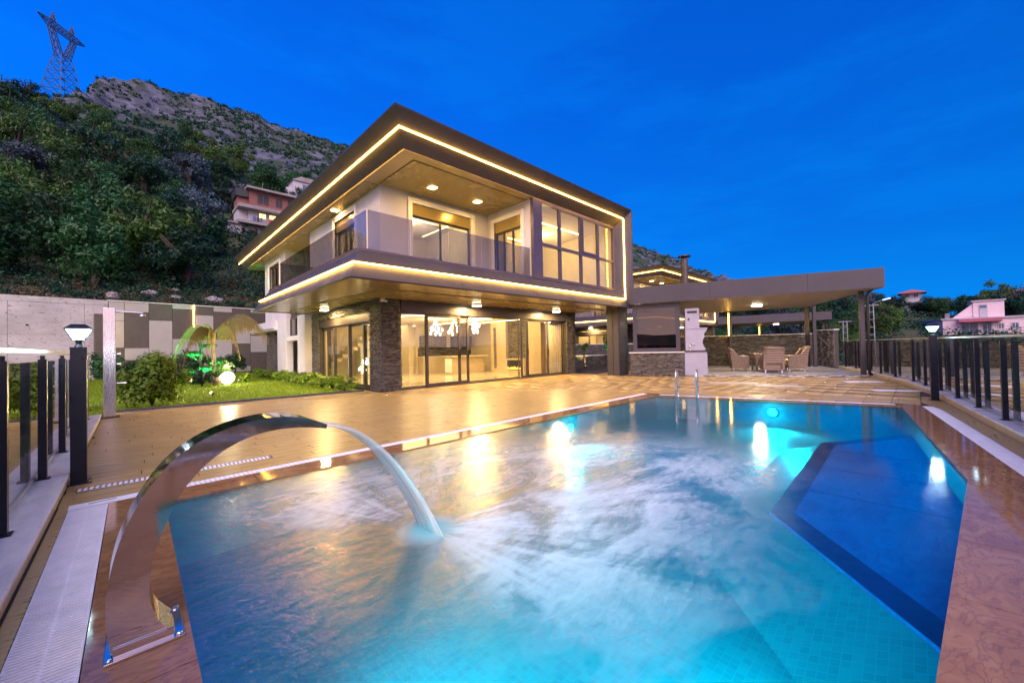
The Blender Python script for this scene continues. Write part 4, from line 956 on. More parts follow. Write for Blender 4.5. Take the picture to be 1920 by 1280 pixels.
# ================================================================== CANOPY, BARBECUE, DINING
def stbox(q, s0, s1, t0, t1, z0, z1, tilt=0.0):
    c = [W(s0, t0), W(s1, t0), W(s1, t1), W(s0, t1)]; sv = (s0, s1, s1, s0)
    a = [(p[0], p[1], z0 + tilt * k) for p, k in zip(c, sv)] + [(p[0], p[1], z1 + tilt * k) for p, k in zip(c, sv)]
    # W mirrors handedness: keep ccw
    if (c[1][0] - c[0][0]) * (c[2][1] - c[0][1]) - (c[1][1] - c[0][1]) * (c[2][0] - c[0][0]) < 0: a = [a[i] for i in (3, 2, 1, 0, 7, 6, 5, 4)]
    return q.hex8(a)
can = thing('canopy', 'flat roofed terrace canopy with deep mauve grey fascia', 'canopy', W(4.5, 4.0))
TL = 0.0125
for a, b in ((0.02, 3.2), (3.2, 6.55), (6.55, 8.85)): q = MB(); stbox(q, a + 0.003, b - 0.003, -0.10, -0.06, 3.15, 3.87, TL); q.build('fascia_panel', 'cladding', can)
q = MB(); stbox(q, 8.81, 8.85, -0.06, 8.2, 3.15, 3.87, TL); q.build('fascia_panel', 'cladding', can)
q = MB(); stbox(q, 0.45, 8.81, 8.16, 8.2, 3.15, 3.87, TL); q.build('fascia_panel', 'cladding', can)
q = MB(); stbox(q, 0.5, 8.81, -0.06, 8.16, 3.80, 3.86, TL); q.build('canopy_roof', 'cladding_dark', can)
k = 0; t_ = -0.05
while t_ < 8.1: q = MB(); stbox(q, 0.5, 8.80, t_ + 0.004, t_ + 0.396, 3.16, 3.18, TL); q.build('ceiling_board', 'canopy_board', can); t_ += 0.4
for (s, t_) in ((8.55, 0.95), (8.85, 7.05), (5.05, 7.85)):
    q = MB(); stbox(q, s - 0.07, s + 0.07, t_ - 0.07, t_ + 0.07, 0.0, 3.16 + TL * s); q.build('column', 'cladding', can)
q = MB(); stbox(q, 8.68, 8.70, 7.2, 7.9, 0, 3.2); q.build('column', 'cladding', can)
p_ = [W(8.75, 0.35, 3.42), W(8.77, 0.45, 3.30), W(8.72, 0.80, 3.20), W(8.70, 0.84, 3.05), W(8.70, 0.84, 0.06)]
q = MB(); q.tube(p_, 0.045, 10); q.build('downpipe', 'chimney', can, smooth=True)
q = MB(); q.tube([W(8.70, 0.84, 0.10), W(8.70, 0.72, 0.05)], 0.055, 10); q.build('pipe_shoe', 'black', can)
q = MB(); q.bar(W(4.95, 7.75, 1.8), W(4.95, 7.75, 3.1), 0.035, 0.035); q.build('light_strip', 'led', can)
CL = thing('ceiling_light', 'square light in the canopy ceiling above the wicker dining set', 'ceiling light', W(5.7, 4.2, 3.22)); c_ = W(5.7, 4.2)
MB().box(c_[0] - 0.2, c_[0] + 0.2, c_[1] - 0.2, c_[1] + 0.2, 3.19, 3.24).build('housing', 'white_plastic', CL); MB().box(c_[0] - 0.19, c_[0] + 0.19, c_[1] - 0.19, c_[1] + 0.19, 3.145, 3.1895).build('diffuser', 'down_cool', CL)
lamp('AREA', (c_[0], c_[1], 3.13), 110, (1.0, 0.78, 0.45), 0.36, parent=CL)
# bar with screen window
bar_ = thing('bar_counter', 'low dark stone bar wall with big mirroring window above', 'bar', W(1.05, 0.2))
q = MB(); stbox(q, 0.02, 2.13, 0.06, 0.45, 0, 1.0); q.build('core', 'dark_stone_back', bar_)
clad(bar_, W(0.0, 0.05)[:2], W(2.14, 0.05)[:2], 0.0, 1.0); clad(bar_, W(2.15, 0.05)[:2], W(2.15, 0.45)[:2], 0, 1.0)
q = MB(); stbox(q, -0.06, 2.2, -0.03, 0.50, 1.0, 1.035); q.build('counter_top', 'white_cap', bar_)
glazing(bar_, W(0.12, 0.2)[:2], W(2.05, 0.2)[:2], 1.036, 3.14, (), (), 0.17, 0.14, 'cladding', 'mirror_glass', name='screen_window')
# barbecue: side towards the pool, scrolled front towards the dining set
bq = thing('barbecue', 'white masonry barbecue with scrolled hood and square chimney', 'barbecue', W(2.65, 0.5))
def stprism(q, prof, t0, t1):    # profile in (s,z) extruded over t
    n = len(prof); vs = [W(s, t0, z) for s, z in prof] + [W(s, t1, z) for s, z in prof]
    q.add(vs, [tuple(range(n)), tuple(range(n, 2 * n))[::-1]] + [(i, n + i, n + (i + 1) % n, (i + 1) % n) for i in range(n)])
q = MB(); stbox(q, 2.20, 3.05, 0.10, 1.05, 0.03, 1.03); q.build('base_cabinet', 'bbq_white', bq)
q = MB(); stbox(q, 2.16, 3.12, 0.06, 1.08, 1.03, 1.08); q.build('worktop', 'granite', bq)
sc_p = [(2.25, 1.08), (2.98, 1.08), (3.02, 1.16), (2.95, 1.24), (2.90, 1.40), (2.93, 1.56), (3.00, 1.66), (2.96, 1.76), (3.03, 1.86), (3.08, 1.94), (3.06, 1.99), (2.25, 1.99)]
q = MB()
for t0, t1 in ((0.12, 0.24), (0.90, 1.02)): stprism(q, sc_p, t0, t1)
stprism(q, [(2.25, 1.08), (2.4, 1.08), (2.4, 1.99), (2.25, 1.99)], 0.24, 0.90); q.build('scrolled_side', 'bbq_white', bq)
q = MB(); stbox(q, 2.23, 3.10, 0.10, 1.04, 1.99, 2.03); stbox(q, 2.41, 2.9, 0.25, 0.89, 1.60, 1.989); q.build('hood', 'bbq_white', bq)
q = MB(); stbox(q, 2.26, 2.80, 0.14, 0.96, 2.03, 2.86); q.build('chimney_stack', 'bbq_white', bq)
for z in (2.66, 2.36): q = MB(); stbox(q, 2.34 if z > 2.5 else 2.36, 2.72 if z > 2.5 else 2.42, 0.128, 0.139, z, z + 0.09); q.build('vent', 'black', bq)
for z in (2.66, 2.36): q = MB(); stbox(q, 2.801, 2.812, 0.40, 0.7, z, z + 0.09); q.build('vent', 'black', bq)
for t0, t1 in ((0.16, 0.56), (0.60, 1.0)):
    q = MB()
    for a, b, z0, z1 in ((t0, t0 + 0.06, 0.1, 0.95), (t1 - 0.06, t1, 0.1, 0.95), (t0 + 0.06, t1 - 0.06, 0.1, 0.16), (t0 + 0.06, t1 - 0.06, 0.89, 0.95)): stbox(q, 3.051, 3.075, a, b, z0, z1)
    d_ = q.build('cabinet_door', 'bbq_white', bq); q = MB(); stbox(q, 3.0515, 3.06, t0 + 0.06, t1 - 0.06, 0.16, 0.89); q.build('door_pane', 'far_glass', d_)
q = MB(); stbox(q, 2.42, 2.85, 0.24, 0.26, 1.081, 1.13); q.build('grill', 'black', bq)
tp_ = thing('sink_tap', 'thin steel tap on the barbecue worktop', 'tap', W(2.35, 0.085, 1.08))
q = MB(); q.tube([W(2.42, 0.09, 1.08), W(2.42, 0.09, 1.30), W(2.46, 0.09, 1.36), W(2.56, 0.09, 1.36), W(2.60, 0.09, 1.30)], 0.012, 8); q.build('spout', 'steel', tp_, smooth=True); q = MB(); q.lathe([(0.03, 1.08), (0.028, 1.11)], *W(2.42, 0.09)[:2], 10); q.build('tap_base', 'steel', tp_)
# round flue on the canopy roof
fl = thing('flue', 'dark round metal flue with flat rain cap on the canopy roof', 'chimney', W(2.35, 0.55, 3.9)); fx, fy = W(2.30, 0.5)[:2]
q = MB(); q.lathe([(0.19, 3.86), (0.19, 4.05), (0.15, 4.06), (0.15, 5.05)], fx, fy, 20); q.build('pipe', 'chimney', fl, smooth=False)
q = MB(); q.lathe([(0.165, 4.55), (0.165, 4.59)], fx, fy, 20); q.build('collar', 'chimney', fl)
q = MB(); q.lathe([(0.05, 5.05), (0.05, 5.12), (0.27, 5.13), (0.25, 5.19), (0.08, 5.23)], fx, fy, 20); q.build('rain_cap', 'black', fl)
# stone boundary wall
def stone_wall(label, a, b, h, th=0.25, both=False, cap=True):
    a, b = Vector((*a[:2], 0)), Vector((*b[:2], 0)); t = thing('stone_wall', label, 'wall', tuple((a + b) / 2)); d = (b - a).normalized(); n = Vector((-d.y, d.x, 0)) * th
    q = MB(); q.prism([tuple(k.xy) for k in (a, b, b + n, a + n)], -0.3, h); q.build('core', 'dark_stone_back', t)
    clad(t, tuple(a.xy), tuple(b.xy), 0.0, h, (0.03, 0.055), (0.12, 0.4))
    if both: clad(t, tuple((b + n).xy), tuple((a + n).xy), 0.0, h, (0.03, 0.055), (0.12, 0.4))
    if cap: e = d * 0.02; m_ = n * 0.2; q = MB(); q.prism([tuple(k.xy) for k in (a - m_ - e, b - m_ + e, b + n + m_ + e, a + n + m_ - e)], h, h + 0.04); q.build('coping_stone', 'white_cap', t)
    return t
stone_wall('pale ledge stone wall behind the wicker dining set', W(2.2, 8.25), W(9.15, 8.25), 1.78)
stone_wall('short end of the ledge stone wall beside the fence corner', W(9.16, 8.2), W(9.75, 7.2), 1.95)
stone_wall('low dark stone planter wall in the side passage', (18.6, 14.4), (22.8, 13.1), 0.75)
stone_wall('tall dark stone wall at the back of the side passage', (17.2, 16.9), (27.0, 14.6), 1.45)
# wicker dining set
def make_chair():
    t = thing('wicker_chair', 'x', 'chair', (0, 0, 0), 'wicker armchairs round the dining table')
    def band(q, x0, x1, y0, y1, z0, z1, st=0.052, tap=0.0):
        z = z0; i = 0
        while z < z1 - 0.01:
            e = 0.006 * (i % 2) + tap * (z - z0); zz = min(z + st, z1); q.box(x0 - e, x1 + e, y0 - e, y1 + e, z + 0.002, zz - 0.002); z += st; i += 1
    q = MB(); band(q, -0.33, 0.33, -0.28, 0.36, 0.12, 0.44); q.build('seat_base', 'wicker', t)
    q = MB(); q.box(-0.27, 0.27, -0.2, 0.36, 0.445, 0.53); q.build('seat_cushion', 'cream', t, bevel=0.03)
    for sx in (-1, 1):
        q = MB()
        prof = [(-0.34, 0.12), (0.37, 0.12), (0.37, 0.62), (0.30, 0.68), (0.0, 0.68), (-0.14, 0.74), (-0.30, 0.98), (-0.42, 1.02)]
        x0, x1 = (0.30, 0.40) if sx > 0 else (-0.40, -0.30); n = len(prof)
        q.add([(x0, a, b) for a, b in prof] + [(x1, a, b) for a, b in prof], [tuple(range(n)), tuple(range(n, 2 * n))[::-1]] + [(i, n + i, n + (i + 1) % n, (i + 1) % n) for i in range(n)])
        q.build('arm', 'wicker', t, bevel=0.02)
        q = MB(); q.tube([((x0 + x1) / 2, a, b) for a, b in prof[2:]], 0.05, 8); q.build('arm_roll', 'wicker', t, smooth=True)
    q = MB(); z = 0.40; i = 0
    while z < 1.03:
        yb = -0.30 - (z - 0.40) * 0.22; e = 0.005 * (i % 2); q.box(-0.31 - e, 0.31 + e, yb - 0.04 - e, yb + 0.04 + e, z + 0.002, z + 0.05); z += 0.052; i += 1
    q.build('backrest', 'wicker', t)
    q = MB(); q.tube([(-0.36, -0.45, 1.06), (0.0, -0.46, 1.07), (0.36, -0.45, 1.06)], 0.06, 10); q.build('top_roll', 'wicker', t, smooth=True)
    for sx in (-0.31, 0.31):
        for sy in (-0.26, 0.32): q = MB(); q.lathe([(0.022, 0.0), (0.03, 0.12)], sx, sy, 8); q.build('leg', 'white_plastic', t)
    return t
ch0 = make_chair(); aU = math.atan2(U.y, U.x)
def at_chair(o, s, t_, ang, label): o.location = W(s, t_, 0.03); o.rotation_euler = (0, 0, ang); o['label'] = label
ch_specs = [(5.85, 2.35, aU, 'wicker armchair nearest the pool with its back to the camera'), (4.75, 3.55, aU - math.pi / 2, 'wicker armchair on the left, seen from its side'), (7.05, 3.55, aU + math.pi / 2, 'wicker armchair on the right, in bluish shade')]
for s, t_, a, l in ch_specs[1:]: at_chair(dup(ch0), s, t_, a, l)
at_chair(ch0, *ch_specs[0])
tb = thing('dining_table', 'square wicker dining table between the armchairs', 'table', W(5.9, 3.6, 0.03))
q = MB(); stbox(q, 5.30, 6.50, 3.0, 4.2, 0.78, 0.84); q.build('table_top', 'wicker', tb)
q = MB(); stbox(q, 5.36, 6.44, 3.06, 4.14, 0.62, 0.779); q.build('apron', 'wicker', tb)
for s in (5.38, 6.36):
    for t_ in (3.08, 4.06): q = MB(); stbox(q, s, s + 0.07, t_, t_ + 0.07, 0.03, 0.62); q.build('leg', 'wicker', tb)

# ================================================================== FENCES AND LAMP POSTS
def fence(label, pts, posts, zb, side, rail_z=1.38):
    """glass railing: posts inside, panes just outside, light rail on top; side = outward normal sign"""
    P = [Vector((*p, 0)) for p in pts]; t = thing('glass_fence', label, 'fence', (*pts[0], zb))
    for a, b in zip(P[:-1], P[1:]):
        d = (b - a).normalized(); n = Vector((-d.y, d.x, 0)) * side; k = max(1, round((b - a).length / 1.55)); L = (b - a).length
        q = MB(); q.bar(a + n * 0.02 + Vector((0, 0, rail_z)), b + n * 0.02 + Vector((0, 0, rail_z)), 0.075, 0.035); q.build('top_rail', 'rail', t)
        q = MB(); q.bar(a + n * 0.06 + Vector((0, 0, zb + 0.02)), b + n * 0.06 + Vector((0, 0, zb + 0.02)), 0.03, 0.04); q.build('bottom_channel', 'rail', t)
        for i in range(k):
            p0, p1 = a + d * (L * i / k + 0.01) + n * 0.06, a + d * (L * (i + 1) / k - 0.01) + n * 0.06
            q = MB(); q.bar(p0 + Vector((0, 0, (zb + 0.04 + 1.30) / 2)), p1 + Vector((0, 0, (zb + 0.04 + 1.30) / 2)), 0.01, 1.26 - zb); q.build('glass_panel', 'fence_glass', t)
    for p in posts:
        p = Vector((*p[:2], 0)); best = min(zip(P[:-1], P[1:]), key=lambda s: abs((p - s[0]).cross((s[1] - s[0]).normalized()).length) + max(0, -(p - s[0]).dot(s[1] - s[0])) + max(0, (p - s[1]).dot(s[1] - s[0])))
        d = (best[1] - best[0]).normalized(); n = Vector((-d.y, d.x, 0)); q = MB(); q.prism([tuple((p + d * x * 0.03 + n * y * 0.03).xy) for x, y in ((-1, -1), (1, -1), (1, 1), (-1, 1))], zb + 0.01, 1.325); po = q.build('post', 'post', t)
        q = MB(); q.lathe([(0.018, 1.325), (0.018, 1.362)], p.x, p.y, 8); q.build('rail_pin', 'black', po)
        q = MB(); q.prism([tuple((p + d * x * 0.05 + n * y * 0.05).xy) for x, y in ((-1, -1), (1, -1), (1, 1), (-1, 1))], zb + 0.0005, zb + 0.01); q.build('foot_plate', 'post', po)
    return t
fence('glass fence with dark posts along the left kerb', [(-0.66, -1.5), (-0.66, 11.9)], [(-0.66, y) for y in (-1.2, 0.2, 1.6, 3.0, 4.42, 6.15, 7.66, 9.15, 10.2, 11.2)], 0.12, 1, 1.40)
def fk(x): return kb(x) - 0.13
fence('glass fence with dark posts along the right kerb and under the canopy edge', [(-0.5, fk(-0.5)), (8.06, fk(8.06)), (13.54, fk(13.54)), (16.55, fk(16.55)), (20.86, fk(20.86)), (25.3, fk(25.3))],
      [(x, fk(x)) for x in (0.4, 1.9, 3.4, 4.9, 6.4, 7.9, 9.32, 10.72, 12.2, 13.76, 15.1, 16.42, 18.1, 19.7, 21.4, 23.0, 24.6)], 0.13, -1, 1.38)
def lamp_post(label, c, en, yaw=0.0):
    t = thing('lamp_post', label, 'lamp post', (*c, 0), 'dark lamp posts on the two fences'); x, y = c
    ca, sa = math.cos(yaw), math.sin(yaw)
    def sq(h): return [(x + (a * ca - b * sa) * h, y + (a * sa + b * ca) * h) for a, b in ((-1, -1), (1, -1), (1, 1), (-1, 1))]
    MB().prism(sq(0.095), 0.0005, 0.012).build('base_plate', 'post', t)
    for a, b in sq(0.08): q = MB(); q.lathe([(0.012, 0.012), (0.012, 0.03)], a, b, 6); q.build('bolt', 'steel_brushed', t)
    MB().prism(sq(0.06), 0.012, 1.43).build('post', 'post', t); MB().prism(sq(0.064), 1.43, 1.445).build('post_cap', 'post', t)
    q = MB(); q.lathe([(0.036, 1.445), (0.022, 1.48), (0.03, 1.525)], x, y, 12); q.build('neck', 'post', t)
    def frus(h0, z0, h1, z1): return MB().hex8([(*p, z0) for p in sq(h0)] + [(*p, z1) for p in sq(h1)])
    frus(0.042, 1.525, 0.092, 1.635).build('lens', 'lantern', t); 
    for (p0, p1) in zip(sq(0.044), sq(0.094)): q = MB(); q.bar((*p0, 1.524), (*p1, 1.636), 0.006, 0.006); q.build('lens_rib', 'post', t)
    frus(0.105, 1.637, 0.098, 1.65).build('lamp_rim', 'post', t); frus(0.098, 1.6502, 0.05, 1.69).build('lamp_cap', 'post', t)
    lamp('POINT', (x, y, 1.50), en, (0.62, 0.86, 1.0), 0.06, parent=t); return t
lamp_post('dark lamp post with cool white lantern on the left fence', (-0.42, 6.24), 22)
lamp_post('dark lamp post with cool white lantern on the right fence', (12.78, -0.26), 22, 0.12)

# ================================================================== POOL FITTINGS
jt = thing('pool_jet', 'polished steel arched water jet on the left pool edge', 'water spout', (0.05, 2.62, 0))
outer = [(-0.075, 0.02), (-0.092, 0.18), (-0.085, 0.33), (-0.05, 0.50), (0.01, 0.65), (0.10, 0.795), (0.20, 0.885), (0.32, 0.945), (0.46, 0.98), (0.60, 0.985), (0.74, 0.955), (0.845, 0.905)]
innr = [(0.14, 0.02), (0.075, 0.12), (0.05, 0.25), (0.065, 0.40), (0.105, 0.53), (0.165, 0.665), (0.24, 0.765), (0.33, 0.84), (0.45, 0.895), (0.585, 0.915), (0.73, 0.905), (0.84, 0.882)]
def crm(pts, m_=6):
    out_ = []; n = len(pts)
    for i in range(n - 1):
        p0, p1, p2, p3 = (np.array(pts[max(0, min(n - 1, k))]) for k in (i - 1, i, i + 1, i + 2))
        for j in range(m_):
            u = j / m_; out_.append(0.5 * ((2 * p1) + (-p0 + p2) * u + (2 * p0 - 5 * p1 + 4 * p2 - p3) * u * u + (-p0 + 3 * p1 - 3 * p2 + p3) * u ** 3))
    return out_ + [np.array(pts[-1])]
O, I = crm(outer), crm(innr); n = len(O); y0, y1 = 2.50, 2.74
def yw(i): f = i / (n - 1); g = 0.02 * math.sin(math.pi * f); return y0 + g, y1 - g
q = MB(); vs = []
for i in range(n): a, b = yw(i); vs += [(O[i][0], a, O[i][1]), (O[i][0], b, O[i][1]), (I[i][0], b, I[i][1]), (I[i][0], a, I[i][1])]
fs = []
for i in range(n - 1):
    for k in range(4): fs.append((4 * i + k, 4 * i + (k + 1) % 4, 4 * i + 4 + (k + 1) % 4, 4 * i + 4 + k))
fs += [(3, 2, 1, 0), tuple(4 * (n - 1) + k for k in range(4))]
q.add(vs, fs); jb = q.build('arched_body', 'steel', jt)
MB().box(-0.10, 0.175, 2.47, 2.77, 0.001, 0.014).build('base_plate', 'steel', jt, bevel=0.003)
MB().box(-0.07, 0.135, 2.490, 2.499, 0.0145, 0.055).build('foot_flange', 'steel', jt)
for x, y in ((-0.08, 2.48), (0.155, 2.485), (0.155, 2.75)): q = MB(); q.lathe([(0.012, 0.0145), (0.012, 0.022), (0.007, 0.026)], x, y, 8); q.build('bolt', 'steel_brushed', jt)
# falling sheet of water
q = MB(); vs = []; m_ = 26
for i in range(m_ + 1):
    u = i / m_; x = 0.83 + 0.80 * (0.25 * u + 0.75 * u ** 0.9) if False else 0.83 + 0.79 * u; z = 0.895 - 0.06 * u - 0.85 * u * u; wd_ = 0.115 + 0.085 * u; th = 0.016 + 0.035 * u
    for k, (a, b) in enumerate(((-1, 0), (-0.4, 1), (0.4, 1), (1, 0), (0.4, -1), (-0.4, -1))): vs.append((x + b * th * 0.5, 2.62 + a * wd_, z + b * th * 0.5))
fs = [(6 * i + k, 6 * i + (k + 1) % 6, 6 * i + 6 + (k + 1) % 6, 6 * i + 6 + k) for i in range(m_) for k in range(6)]
q.add(vs, fs)
def jet_mat():
    m, t, p, out = newmat('falling_water')
    tr = nd(t, 'ShaderNodeBsdfTransparent'); tr.inputs[0].default_value = (0.92, 0.95, 0.96, 1)
    df = nd(t, 'ShaderNodeBsdfDiffuse'); df.inputs[0].default_value = (0.85, 0.83, 0.78, 1); tl = nd(t, 'ShaderNodeBsdfTranslucent'); tl.inputs[0].default_value = (0.8, 0.78, 0.72, 1)
    g = nd(t, 'ShaderNodeBsdfGlossy'); g.inputs['Roughness'].default_value = 0.25
    a = nd(t, 'ShaderNodeMixShader'); a.inputs[0].default_value = 0.05; t.links.new(df.outputs[0], a.inputs[1]); t.links.new(tl.outputs[0], a.inputs[2])
    b = nd(t, 'ShaderNodeMixShader'); b.inputs[0].default_value = 0.3; t.links.new(a.outputs[0], b.inputs[1]); t.links.new(g.outputs[0], b.inputs[2])
    st = noise(t, 4.0, 3, 0.5, pos(t, (0.4, 16, 0.4)))
    c = nd(t, 'ShaderNodeMixShader'); t.links.new(mapr(t, st, 0.3, 0.7, 0.22, 0.80), c.inputs[0]); t.links.new(tr.outputs[0], c.inputs[1]); t.links.new(b.outputs[0], c.inputs[2]); t.links.new(c.outputs[0], out.inputs[0])
jet_mat()
tag(q.build('water_stream', 'falling_water', smooth=True), 'curved sheet of water falling from the steel jet into the pool', 'water')
# underwater lights
PLG = 'cyan underwater lights in the pool walls'
def pool_light(label, c, n, en, col=(0.0, 0.84, 1.0)):
    t = thing('pool_light', label, 'pool light', c, PLG); c = Vector(c); n = Vector(n)
    q = MB(); q.tube([c, c + n * 0.03], 0.11, 18); q.build('bezel', 'rail', t); q = MB(); q.tube([c + n * 0.031, c + n * 0.04], 0.09, 18); q.build('lens', 'pool_lens', t)
    dn = (n.normalized() + Vector((0, 0, -0.55))).normalized(); lamp('SPOT', tuple(c + n * 0.06), en * 5.2, col, 0.06, rot=(-dn).to_track_quat('Z', 'Y').to_euler(), spot=125, parent=t, blend=0.8); lamp('POINT', tuple(c + n * 0.2), en * 0.22, col, 0.03, parent=t)
pool_light('cyan pool light in the house side wall near the far corner', (6.2, 4.82, -0.26), (0, -1, 0), 60)
pool_light('cyan pool light in the far end wall beside the ladder', (10.62, 2.35, -0.26), (-0.965, -0.263, 0), 60)
pool_light('cyan pool light in the near end wall beside the jet', (0.20, 1.5, -0.26), (1, 0, 0), 60)
pool_light('cyan pool light in the right wall near the camera', (1.9, 0.02, -0.26), (0.08, 1, 0), 30)
# ladder
ld = thing('pool_ladder', 'stainless steel pool ladder with two looped handrails', 'ladder', (10.75, 4.0, 0))
for off in (0.50, 0.98):
    p = Vector((9.95, 4.82, 0)) + FD * off
    pts = [p + FN * -0.10 + Vector((0, 0, -1.0)), p + FN * -0.10 + Vector((0, 0, 0.45))]
    for a in range(0, 181, 20): pts.append(p + FN * (0.08 - 0.18 * math.cos(R_(a))) + Vector((0, 0, 0.50 + 0.19 * math.sin(R_(a)))))
    pts += [p + FN * 0.26 + Vector((0, 0, 0.40)), p + FN * 0.27 + Vector((0, 0, 0.0))]
    q = MB(); q.tube(pts, 0.021, 10); q.build('handrail', 'steel_brushed', ld, smooth=True)
    q = MB(); c = p + FN * 0.27; q.lathe([(0.05, 0.001), (0.045, 0.015), (0.025, 0.02)], c.x, c.y, 14); q.build('flange', 'steel_brushed', ld)
for z in (-0.25, -0.5, -0.75):
    a, b = Vector((9.95, 4.82, z)) + FD * 0.5 - FN * 0.1, Vector((9.95, 4.82, z)) + FD * 0.98 - FN * 0.1
    q = MB(); q.bar(a, b, 0.08, 0.025); q.build('rung', 'steel_brushed', ld)
# ================================================================== SHOWER
sh = thing('outdoor_shower', 'tall brushed steel outdoor shower column by the lawn corner', 'shower', (-0.38, 12.23, 0))
MB().box(-0.47, -0.28, 12.16, 12.30, 0.03, 2.38).build('column', 'steel_brushed', sh, bevel=0.006); MB().box(-0.52, -0.22, 12.10, 12.36, 0.0, 0.03).build('base_plate', 'soil', sh)
q = MB(); q.tube([(-0.28, 12.23, 2.32), (0.16, 12.23, 2.30)], 0.018, 8); q.build('shower_arm', 'steel_brushed', sh); q = MB(); q.lathe([(0.06, 2.235), (0.055, 2.255), (0.015, 2.28)], 0.15, 12.23, 16); q.build('shower_head', 'steel_brushed', sh)
for z in (1.38, 1.16): q = MB(); q.tube([(-0.28, 12.22, z), (-0.20, 12.20, z)], 0.016, 8); k_ = q.build('tap', 'steel_brushed', sh); q = MB(); q.tube([(-0.205, 12.20, z - 0.035), (-0.205, 12.20, z + 0.035)], 0.01, 8); q.build('tap_lever', 'steel_brushed', k_)
q = MB(); q.tube([(-0.28, 12.22, 0.74), (-0.11, 12.17, 0.74)], 0.016, 8); q.build('foot_tap', 'steel_brushed', sh)
# ================================================================== GARDEN WALL
wall_o = np.array([-4.9, 32.3]); wall_d = np.array([11.5, 1.9]); wall_d /= np.hypot(*wall_d); wall_n = np.array([wall_d[1], -wall_d[0]])
def WP(a, k=0.0): return tuple(wall_o + wall_d * a + wall_n * k)
def wbox(q, a0, a1, k0, k1, z0, z1): return q.prism([WP(a0, k0), WP(a1, k0), WP(a1, k1), WP(a0, k1)], z0, z1)
cw = thing('concrete_wall', 'bare pitted concrete retaining wall on the left', 'wall', (*WP(-4), 0))
for a, b in ((-16, -11.8), (-11.8, -7.4), (-7.4, -3.4), (-3.4, 0.27), (0.27, 2.95), (2.95, 3.88)):
    q = MB(); wbox(q, a + 0.008, b - 0.008, -0.35, 0.0, 2.55, 4.28); q.build('cast_panel', 'concrete', cw); q = MB(); wbox(q, a + 0.008, b - 0.008, -0.35, 0.004, -0.3, 2.535); q.build('cast_panel', 'concrete', cw)
q = MB(); wbox(q, -16, 3.88, -0.35, 0.012, 4.285, 4.58); q.build('wall_cap', 'concrete', cw)
q = MB(); wbox(q, -16, 3.88, -0.36, -0.02, -0.3, 4.284); q.build('core', 'far_concrete', cw)
q = MB()
for a, z in ((0.9, 3.0), (3.2, 2.75), (-4.0, 3.05)): q.prism([WP(a + 0.06 * math.cos(t), 0.0145) if False else (WP(a, 0.016)[0] + 0.05 * math.cos(t) , WP(a, 0.016)[1] + 0.006 * math.sin(t)) for t in np.linspace(0, 2 * math.pi, 8, endpoint=False)], z, z + 0.08)
q.build('tie_hole', 'black', cw)
pw = thing('panel_wall', 'garden wall clad in pale and brown rectangular panels', 'wall', (*WP(8), 0))
q = MB(); wbox(q, 3.89, 14.0, -0.35, 0.0, -0.3, 4.56); q.build('core', 'dark_stone_back', pw); q = MB(); wbox(q, 3.88, 14.0, -0.36, 0.06, 4.561, 4.61); q.build('wall_cap', 'white_cap', pw)
COLS = [(3.90, 4.57, [4.55, 3.41, 1.79, 0.0], 'LLD'), (4.57, 5.67, [4.55, 3.97, 1.78, 1.03, 0.0], 'LDLD'), (5.67, 6.80, [4.55, 3.5, 0.0], 'DL'), (6.80, 8.02, [4.55, 4.29, 2.35, 1.33, 0.0], 'LDLD'), (8.02, 9.00, [4.55, 3.96, 3.01, 2.29, 0.0], 'DLDL'),
        (9.00, 10.10, [4.55, 4.24, 2.33, 0.0], 'LDL'), (10.10, 11.25, [4.55, 3.85, 2.02, 0.4, 0.0], 'DLDL'), (11.25, 12.43, [4.55, 4.30, 2.62, 1.38, 0.0], 'LDLD'), (12.43, 13.9, [4.55, 3.2, 1.4, 0.0], 'DLD')]
for a, b, zz, cc in COLS:
    for z1, z0, c in zip(zz[:-1], zz[1:], cc):
        q = MB(); wbox(q, a + 0.012, b - 0.012, 0.001, 0.03 + random.uniform(-0.002, 0.002), z0 + 0.012, z1 - 0.012); q.build('panel', 'panel_light' if c == 'L' else 'panel_dark', pw)
cbx = thing('wall_cabinet', 'brown upright cabinet with lit edge against the concrete wall', 'cabinet', (*WP(3.6, 0.3), 0))
q = MB(); wbox(q, 3.30, 3.82, 0.05, 0.40, 0, 3.75); q.build('body', 'panel_dark', cbx); q = MB(); wbox(q, 3.821, 3.85, 0.30, 0.42, 0.5, 3.6); q.build('light_strip', 'led_bright', cbx)
wl = thing('wall_light', 'tall vertical gold light bar on the panelled garden wall', 'wall light', (*WP(7.91, 0.06), 2.8))
q = MB(); wbox(q, 7.87, 7.95, 0.033, 0.05, 2.8, 4.6); q.build('backing', 'rail', wl); q = MB(); wbox(q, 7.88, 7.94, 0.0505, 0.075, 2.82, 4.58); q.build('tube', 'led', wl)

